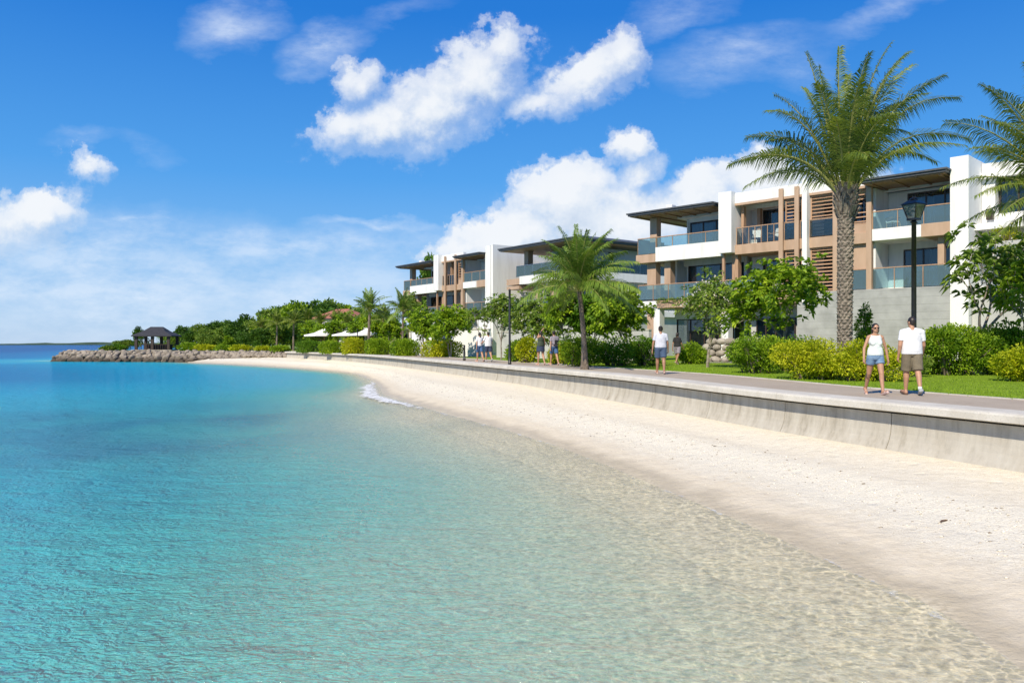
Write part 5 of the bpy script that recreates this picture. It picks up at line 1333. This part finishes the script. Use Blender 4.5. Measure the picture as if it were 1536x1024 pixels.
    for n_ in 'lr':
        h_, kp, ap, toe, heel = [q+dz for q in J[n_]]
        c_ = MB(); sm = shoes if n_ == 'l' or shoes_r is None else shoes_r; up = Vector((0, 0, 1)); dn = (toe-heel).normalized()
        if sm in (shoe_g,):
            c_.cap(heel, toe, .026*H, .021*H, sx=1.25); c_.cap(heel+up*.006, heel.lerp(ap, .6), .026*H, .024*H)
            baked(c_, 'shoe', sm, o, .009, 1)
            if sock: MB().cap(ap+(ap-kp).normalized()*-.035*H, ap, .0245*H, .024*H, flat_a=True).build('sock', white_c, o, smooth=True)
        else:
            dnn = Vector((0, 0, -.015*H)); c_.cap(heel+dnn-dn*.01, toe+dnn+dn*.012, .021*H, .020*H, sx=1.1)
            c_.v = [(x, y, min(z, max(heel.z, toe.z)-.004)) if False else (x, y, z) for x, y, z in c_.v]
            q = heel.lerp(toe, .72); c_.tube([q+Vector((-.04, -.02, -.02)), q+Vector((-.02, 0, .032)), q+Vector((.02, 0, .032)), q+Vector((.04, -.02, -.02))], .010, 6)
            if sm is sandal: c_.tube([heel+Vector((-.035, .01, -.01)), heel+Vector((-.03, .02, .05)), heel+Vector((.03, .02, .05)), heel+Vector((.035, .01, -.01))], .012, 6)
            baked(c_, 'sandal', sm, o, .008, 1)
    # hair
    c_ = MB()
    c_.ell(Hd((0, -.008, .020)), .049*H, .055*H, .055*H, 18, 12, hr); c_.ell(Hd((0, -.022, .0)), .045*H, .040*H, .048*H, 18, 12, hr)
    if hair == 'bun': c_.ell(Hd((0, -.055, .048)), .024*H, .024*H, .022*H)
    if hair in ('tied', 'long'):
        for s in (-1, 1): c_.cap(Hd((s*.040, -.004, .02)), Hd((s*.042, -.018, -.045)), .014*H, .014*H)
        c_.cap(Hd((0, -.045, .0)), Hd((0.01, -.06, -.10 if hair == 'tied' else -.15)), .028*H, .016*H)
    baked(c_, 'hair', hairm, o, .010, 2)
    for s in (-1, 1): MB().ell(Hd((s*.018, .048, .004)), .006*H, .005*H, .005*H, 8, 6).build('eye', lens, o)
    if glasses:
        gl = MB()
        for s in (-1, 1):
            gl.ell(Hd((s*.019, .053, .003)), .017*H, .004*H, .012*H, 12, 6, hr); gl.bar(Hd((s*.036, .045, .008)), Hd((s*.046, -.002, .006)), .006)
        gl.bar(Hd((-.006, .058, .007)), Hd((.006, .058, .007)), .006); gl.build('sunglasses', lens, o)
    o.location = loc
    return o
def lathe_ell(c, prof, ax, ay, n=24):
    """closed elliptical tube: prof rows are (scale, dz)"""
    m_ = len(prof); vs = [Vector(c)+Vector((ax*r*cos(2*pi*k_/n), ay*r*sin(2*pi*k_/n), z)) for r, z in prof for k_ in range(n)]
    fs = [(i*n+k_, i*n+(k_+1) % n, (i+1)*n+(k_+1) % n, (i+1)*n+k_) for i in range(m_-1) for k_ in range(n)]
    return vs, fs+[tuple(range(n-1, -1, -1)), tuple((m_-1)*n+k_ for k_ in range(n))]
AWAY = R(14)
man = person('man in a white T-shirt and khaki cargo shorts walking away along the promenade', gpos(1368, 18.35), R(-12), 1.76, 'm', skinA, dict(lt=10, lk=4, rt=-14, rk=10, la=-6, le=22, ra=10, re=26, lab=10, rab=10, rf=-22), white_c, 'tee', khaki, 'shorts', sandal, 'short', True, .0085, 1.08, head_turn=R(30), shoes_r=shoe_g)
woman = person('woman in sunglasses, pale tank top and denim shorts walking towards the beach camera', gpos(1313, 18.45), R(174), 1.63, 'f', skinA, dict(lt=17, lk=4, rt=-18, rk=14, la=-10, le=12, ra=8, re=16, lab=22, rab=22), mint_c, 'tank', denim, 'hot', flip, 'tied', False, .0085, .95, glasses=True)
w2 = person('woman in a pale grey tee and navy bermuda shorts walking alone, seen from behind', gpos(991, 28.2), R(-4), 1.66, 'f', skinB, dict(lt=12, lk=4, rt=-10, rk=8, la=-6, le=10, ra=8, re=12, lab=16, rab=14), greytee, 'tee', cloth('slate_navy_cloth', (.06, .10, .18)), 'bermuda', flip, 'bun', False, .011, 1.10)
person('person in a dark top and grey shorts on the lawn path by the small shrub', gpos(1016, 41.0), R(-40), 1.62, 'f', skinB, dict(lt=14, rt=-12), blackc, 'tee', mauve, 'bermuda', flip, 'tied', False, .013)
person('woman in dark green tank top and navy skirt, arm raised to her hair', gpos(811, 39.6), R(20), 1.66, 'f', skinA, dict(lt=8, rt=-8, la=-6, lab=14, ra=10, rab=14, le=12) | dict(la=150, lab=35, fw={'l': (.55, -.25, .75)}), darkgreen, 'tank', navy, 'skirt', flip, 'tied', False, .013)
bp = person('woman in blue shorts with a grey backpack walking beside the woman with the raised arm', gpos(831, 39.4), R(20), 1.66, 'f', skinA, dict(lt=16, rt=-14, rk=14), mauve, 'tee', bluec, 'bermuda', flip, 'bun', False, .013)
person('person in white top and blue shorts, left of the pair by the white end wall', gpos(719.5, 46.8), R(24), 1.7, 'f', skinA, dict(lt=12, rt=-12, ra=40, re=60, rab=30), white_c, 'tee', bluec, 'bermuda', flip, 'tied', False, .013)
person('person in white top and navy shorts, right of the pair by the white end wall', gpos(732.5, 46.5), R(24), 1.72, 'm', skinA, dict(lt=12, rt=-10, la=20, le=50, lab=25), white_c, 'tee', navy, 'bermuda', shoe_g, 'short', False, .013, 1.05)
# backpack worn by one of the women
bk = thing('backpack', 'grey mauve backpack on the back of the woman in blue shorts', 'backpack', bp.location, bp.rotation_euler.z)
m_b = MB(); m_b.box(-.14, .14, -.31, -.145, 1.02, 1.44); o = m_b.build('bag', mauve, bk); md = o.modifiers.new('e', 'BEVEL'); md.width = .05; md.segments = 3
m_b = MB(); m_b.box(-.11, .11, -.37, -.312, 1.05, 1.25); o = m_b.build('pocket', blackc, bk); md = o.modifiers.new('e', 'BEVEL'); md.width = .02
st = MB()
for s in (-1, 1): st.tube([(s*.10, -.15, 1.40), (s*.11, -.02, 1.44), (s*.11, .12, 1.34), (s*.13, .11, 1.15), (s*.14, -.15, 1.05)], .014, 6)
st.build('strap', blackc, bk)
# a stick of driftwood on the sand
dw = thing('driftwood', 'small dark stick of driftwood lying on the dry sand', 'driftwood', (6.0, 11.05, SURF(6.0, 11.05)), .5)
MB().tube([(-.13, 0, .0), (-.04, .02, .015), (.05, .0, .02), (.14, .03, .005)], [.012, .018, .016, .006], 7).build('stick', M['driftwood'], dw)
dw.scale = (.8, .8, .7)

# ------------------------------------------------------------------ sky, sun, camera
SUN_EL, SUN_AZ = R(42), R(210)      # behind the camera, to the left
w = bpy.data.worlds.new('World'); SC.world = w; w.use_nodes = True
nt = w.node_tree; nt.nodes.clear(); k = NT(nt)
sky = k.n('ShaderNodeTexSky', sky_type='NISHITA', sun_disc=False, sun_elevation=SUN_EL, sun_rotation=SUN_AZ, altitude=0, air_density=1.0, dust_density=.15, ozone_density=3.0)
tc = k.n('ShaderNodeTexCoord'); sep = k.n('ShaderNodeSeparateXYZ'); k.link(tc.outputs['Generated'], sep.inputs[0])
yy = k.math('MAXIMUM', sep.outputs[1], .03)
u = k.math('DIVIDE', sep.outputs[0], yy); v_ = k.math('DIVIDE', sep.outputs[2], yy)
uv = k.n('ShaderNodeCombineXYZ'); k.link(u, uv.inputs[0]); k.link(v_, uv.inputs[1])
def vnoise(scale, detail, amp, vec, rough=.6):
    x = k.n('ShaderNodeTexNoise', ins={'Scale': scale, 'Detail': detail, 'Roughness': rough}); k.link(vec, x.inputs['Vector'])
    y = k.n('ShaderNodeVectorMath', operation='SUBTRACT'); k.link(x.outputs['Color'], y.inputs[0]); y.inputs[1].default_value = (.5, .5, .5)
    z = k.n('ShaderNodeVectorMath', operation='SCALE'); k.link(y.outputs[0], z.inputs[0]); z.inputs['Scale'].default_value = amp
    return z.outputs[0]
def vadd(a, b_):
    x = k.n('ShaderNodeVectorMath', operation='ADD'); k.link(a, x.inputs[0]); k.link(b_, x.inputs[1]); return x.outputs[0]
wv = vadd(uv.outputs[0], vadd(vnoise(5, 2, .05, uv.outputs[0]), vnoise(22, 6, .035, uv.outputs[0], .65)))
def blobs(L, vec):
    acc = None
    for px, py, a, b_, rot, amp in L:
        mp = k.n('ShaderNodeMapping', vector_type='TEXTURE'); k.link(vec, mp.inputs[0])
        mp.inputs['Location'].default_value = ((px-768)/F, (515-py)/F, 0); mp.inputs['Rotation'].default_value = (0, 0, R(rot)); mp.inputs['Scale'].default_value = (a*1.22/F, b_*1.22/F, 1)
        ln = k.n('ShaderNodeVectorMath', operation='LENGTH'); k.link(mp.outputs[0], ln.inputs[0])
        d_ = k.math('MULTIPLY_ADD', ln.outputs['Value'], -amp, amp)
        acc = d_ if acc is None else k.math('SMOOTH_MAX', acc, d_, .12)
    return acc
CUM = [(565, 190, 105, 52, 12, 1), (650, 160, 120, 72, 25, 1), (720, 115, 85, 62, 30, 1), (757, 75, 45, 50, 40, .9), (535, 125, 46, 42, 40, .75), (505, 195, 55, 34, 20, .8),
       (880, 115, 95, 40, 32, .95), (930, 80, 42, 44, 20, .8), (800, 155, 75, 25, 12, .7),
       (850, 300, 98, 62, 10, 1.35), (770, 352, 115, 50, 14, 1.3), (690, 372, 60, 28, 15, .9), (950, 222, 38, 38, 60, 1.1), (962, 262, 32, 46, -20, 1.05), (930, 335, 160, 66, 0, 1.3), (1055, 300, 70, 46, 0, 1.1), (1150, 275, 95, 52, 5, 1.25), (1250, 290, 120, 60, 0, 1),
       (128, 250, 36, 27, -20, .6), (55, 312, 75, 32, 10, .9), (10, 335, 70, 50, 0, .8)]
WSP = [(345, 42, 75, 38, 15, .75), (478, 62, 62, 40, 20, .8), (125, 216, 60, 16, 0, .3), (220, 222, 50, 16, -10, .2), (560, 336, 105, 13, -3, .75), (205, 326, 120, 16, 0, .6), (430, 378, 330, 38, 2, .75), (110, 380, 300, 80, 0, .75), (180, 440, 350, 90, 0, .85), (470, 440, 350, 80, 0, .75), (60, 430, 260, 70, 0, .8), (1110, 78, 125, 42, 12, .50), (1010, 22, 85, 24, 15, .4), (1190, 95, 60, 30, 0, .35), (1330, 18, 100, 20, 22, .4), (590, 20, 80, 16, 10, .25), (250, 500, 500, 40, 0, .45), (900, 420, 400, 90, 0, .5)]
cd = blobs(CUM, wv)
sh_ = k.n('ShaderNodeVectorMath', operation='ADD'); k.link(wv, sh_.inputs[0]); sh_.inputs[1].default_value = (-.010, .026, 0)
cdu = blobs(CUM, sh_.outputs[0])
topside = k.math('SUBTRACT', cd, cdu)                      # > 0 on the upper, sunward side of a cloud
nz = k.noise(uv.outputs[0], 15, 12, .62); nzf = k.noise(uv.outputs[0], 60, 6, .6)
cd2 = k.math('ADD', cd, k.math('ADD', k.math('MULTIPLY_ADD', nz, 1.35, -.69), k.math('MULTIPLY_ADD', nzf, .22, -.11)))
crisp = k.math('MULTIPLY_ADD', topside, 1.1, .30, clamp=True)
soft_d = k.ramp(cd2, [(.0, (0, 0, 0)), (.3, (.30, .30, .30)), (.9, (1, 1, 1))], 'EASE')
crisp_d = k.ramp(cd2, [(.10, (0, 0, 0)), (.22, (.45, .45, .45)), (.42, (1, 1, 1))], 'EASE')
dens = k.mix(crisp, soft_d, crisp_d)
wv2 = vadd(uv.outputs[0], vnoise(6, 6, .10, k.mapping(uv.outputs[0], (1, 2.0, 1)), .6))
wd = blobs(WSP, wv2)
wn_ = k.noise(k.mapping(uv.outputs[0], (1, 2.4, 1), (0, 0, R(12))), 11, 10, .68)
wd2 = k.math('MULTIPLY', k.math('MAXIMUM', wd, 0), k.math('MULTIPLY_ADD', wn_, 3.0, -.80, clamp=True))
front = k.math('GREATER_THAN', sep.outputs[1], .035)
dens = k.math('MULTIPLY', dens, front); wd2 = k.math('MULTIPLY', k.math('MULTIPLY', wd2, 1.0, clamp=True), front)
off_ = k.n('ShaderNodeVectorMath', operation='ADD'); k.link(uv.outputs[0], off_.inputs[0]); off_.inputs[1].default_value = (-.006, .012, 0)
n2_ = k.noise(off_.outputs[0], 15, 10, .62)
bill = k.math('MULTIPLY', k.math('SUBTRACT', nz, n2_), 1.6)
litc = k.math('ADD', k.math('MULTIPLY_ADD', topside, .75, .55), bill, clamp=True)
ccol = k.ramp(litc, [(.05, (.42, .50, .62)), (.5, (.565, .62, .695)), (.9, (.69, .71, .735))])
# clear-sky colour: Nishita with deeper saturation
el = k.math('MAXIMUM', sep.outputs[2], 0)
grad = k.ramp(el, [(.0, (.30, .45, .66)), (.035, (.26, .43, .67)), (.10, (.15, .36, .66)), (.20, (.062, .27, .64)), (.38, (.013, .150, .53)), (1.0, (.004, .07, .32))])
hs = k.n('ShaderNodeHueSaturation', ins={'Saturation': SKY_SAT, 'Hue': SKY_HUE, 'Value': 1.0}); k.link(sky.outputs[0], hs.inputs['Color'])
skys = k.n('ShaderNodeVectorMath', operation='SCALE'); k.link(hs.outputs[0], skys.inputs[0]); skys.inputs['Scale'].default_value = SKY_STR
clear = k.mix(.88, skys.outputs[0], grad)
c1 = k.mix(k.math('MULTIPLY', wd2, .85), clear, (.62, .685, .77))
c2 = k.mix(k.math('MULTIPLY', dens, .96), c1, ccol)
bg = k.n('ShaderNodeBackground', ins={'Strength': 1.0}); k.link(c2, bg.inputs[0])
wo = k.n('ShaderNodeOutputWorld'); k.link(bg.outputs[0], wo.inputs[0])

sl_ = bpy.data.lights.new('sun', 'SUN'); sl_.energy = 4.15; sl_.angle = R(.53); sl_.color = (1, .90, .72)
so = bpy.data.objects.new('sun', sl_); COL.objects.link(so)
dv = -Vector((sin(SUN_AZ)*cos(SUN_EL), cos(SUN_AZ)*cos(SUN_EL), sin(SUN_EL)))
so.rotation_euler = dv.to_track_quat('-Z', 'Y').to_euler(); so.location = (-30, -30, 40)
cam = bpy.data.cameras.new('camera'); cam.sensor_width = 36; cam.lens = 28; cam.clip_start = .05; cam.clip_end = 20000; cam.shift_y = 3/1536
co = bpy.data.objects.new('camera', cam); COL.objects.link(co); co.location = (0, 0, CZ); co.rotation_euler = (R(90), 0, 0)
SC.camera = co
SC.view_settings.view_transform = 'Standard'; SC.view_settings.look = 'None'; SC.view_settings.gamma = 1; SC.view_settings.exposure = EXPO
SC.cycles.max_bounces = 8; SC.cycles.transparent_max_bounces = 24; SC.cycles.diffuse_bounces = 4; SC.cycles.glossy_bounces = 3; SC.cycles.transmission_bounces = 4
SC.cycles.use_denoising = True
SC.cycles.caustics_reflective = False; SC.cycles.caustics_refractive = False
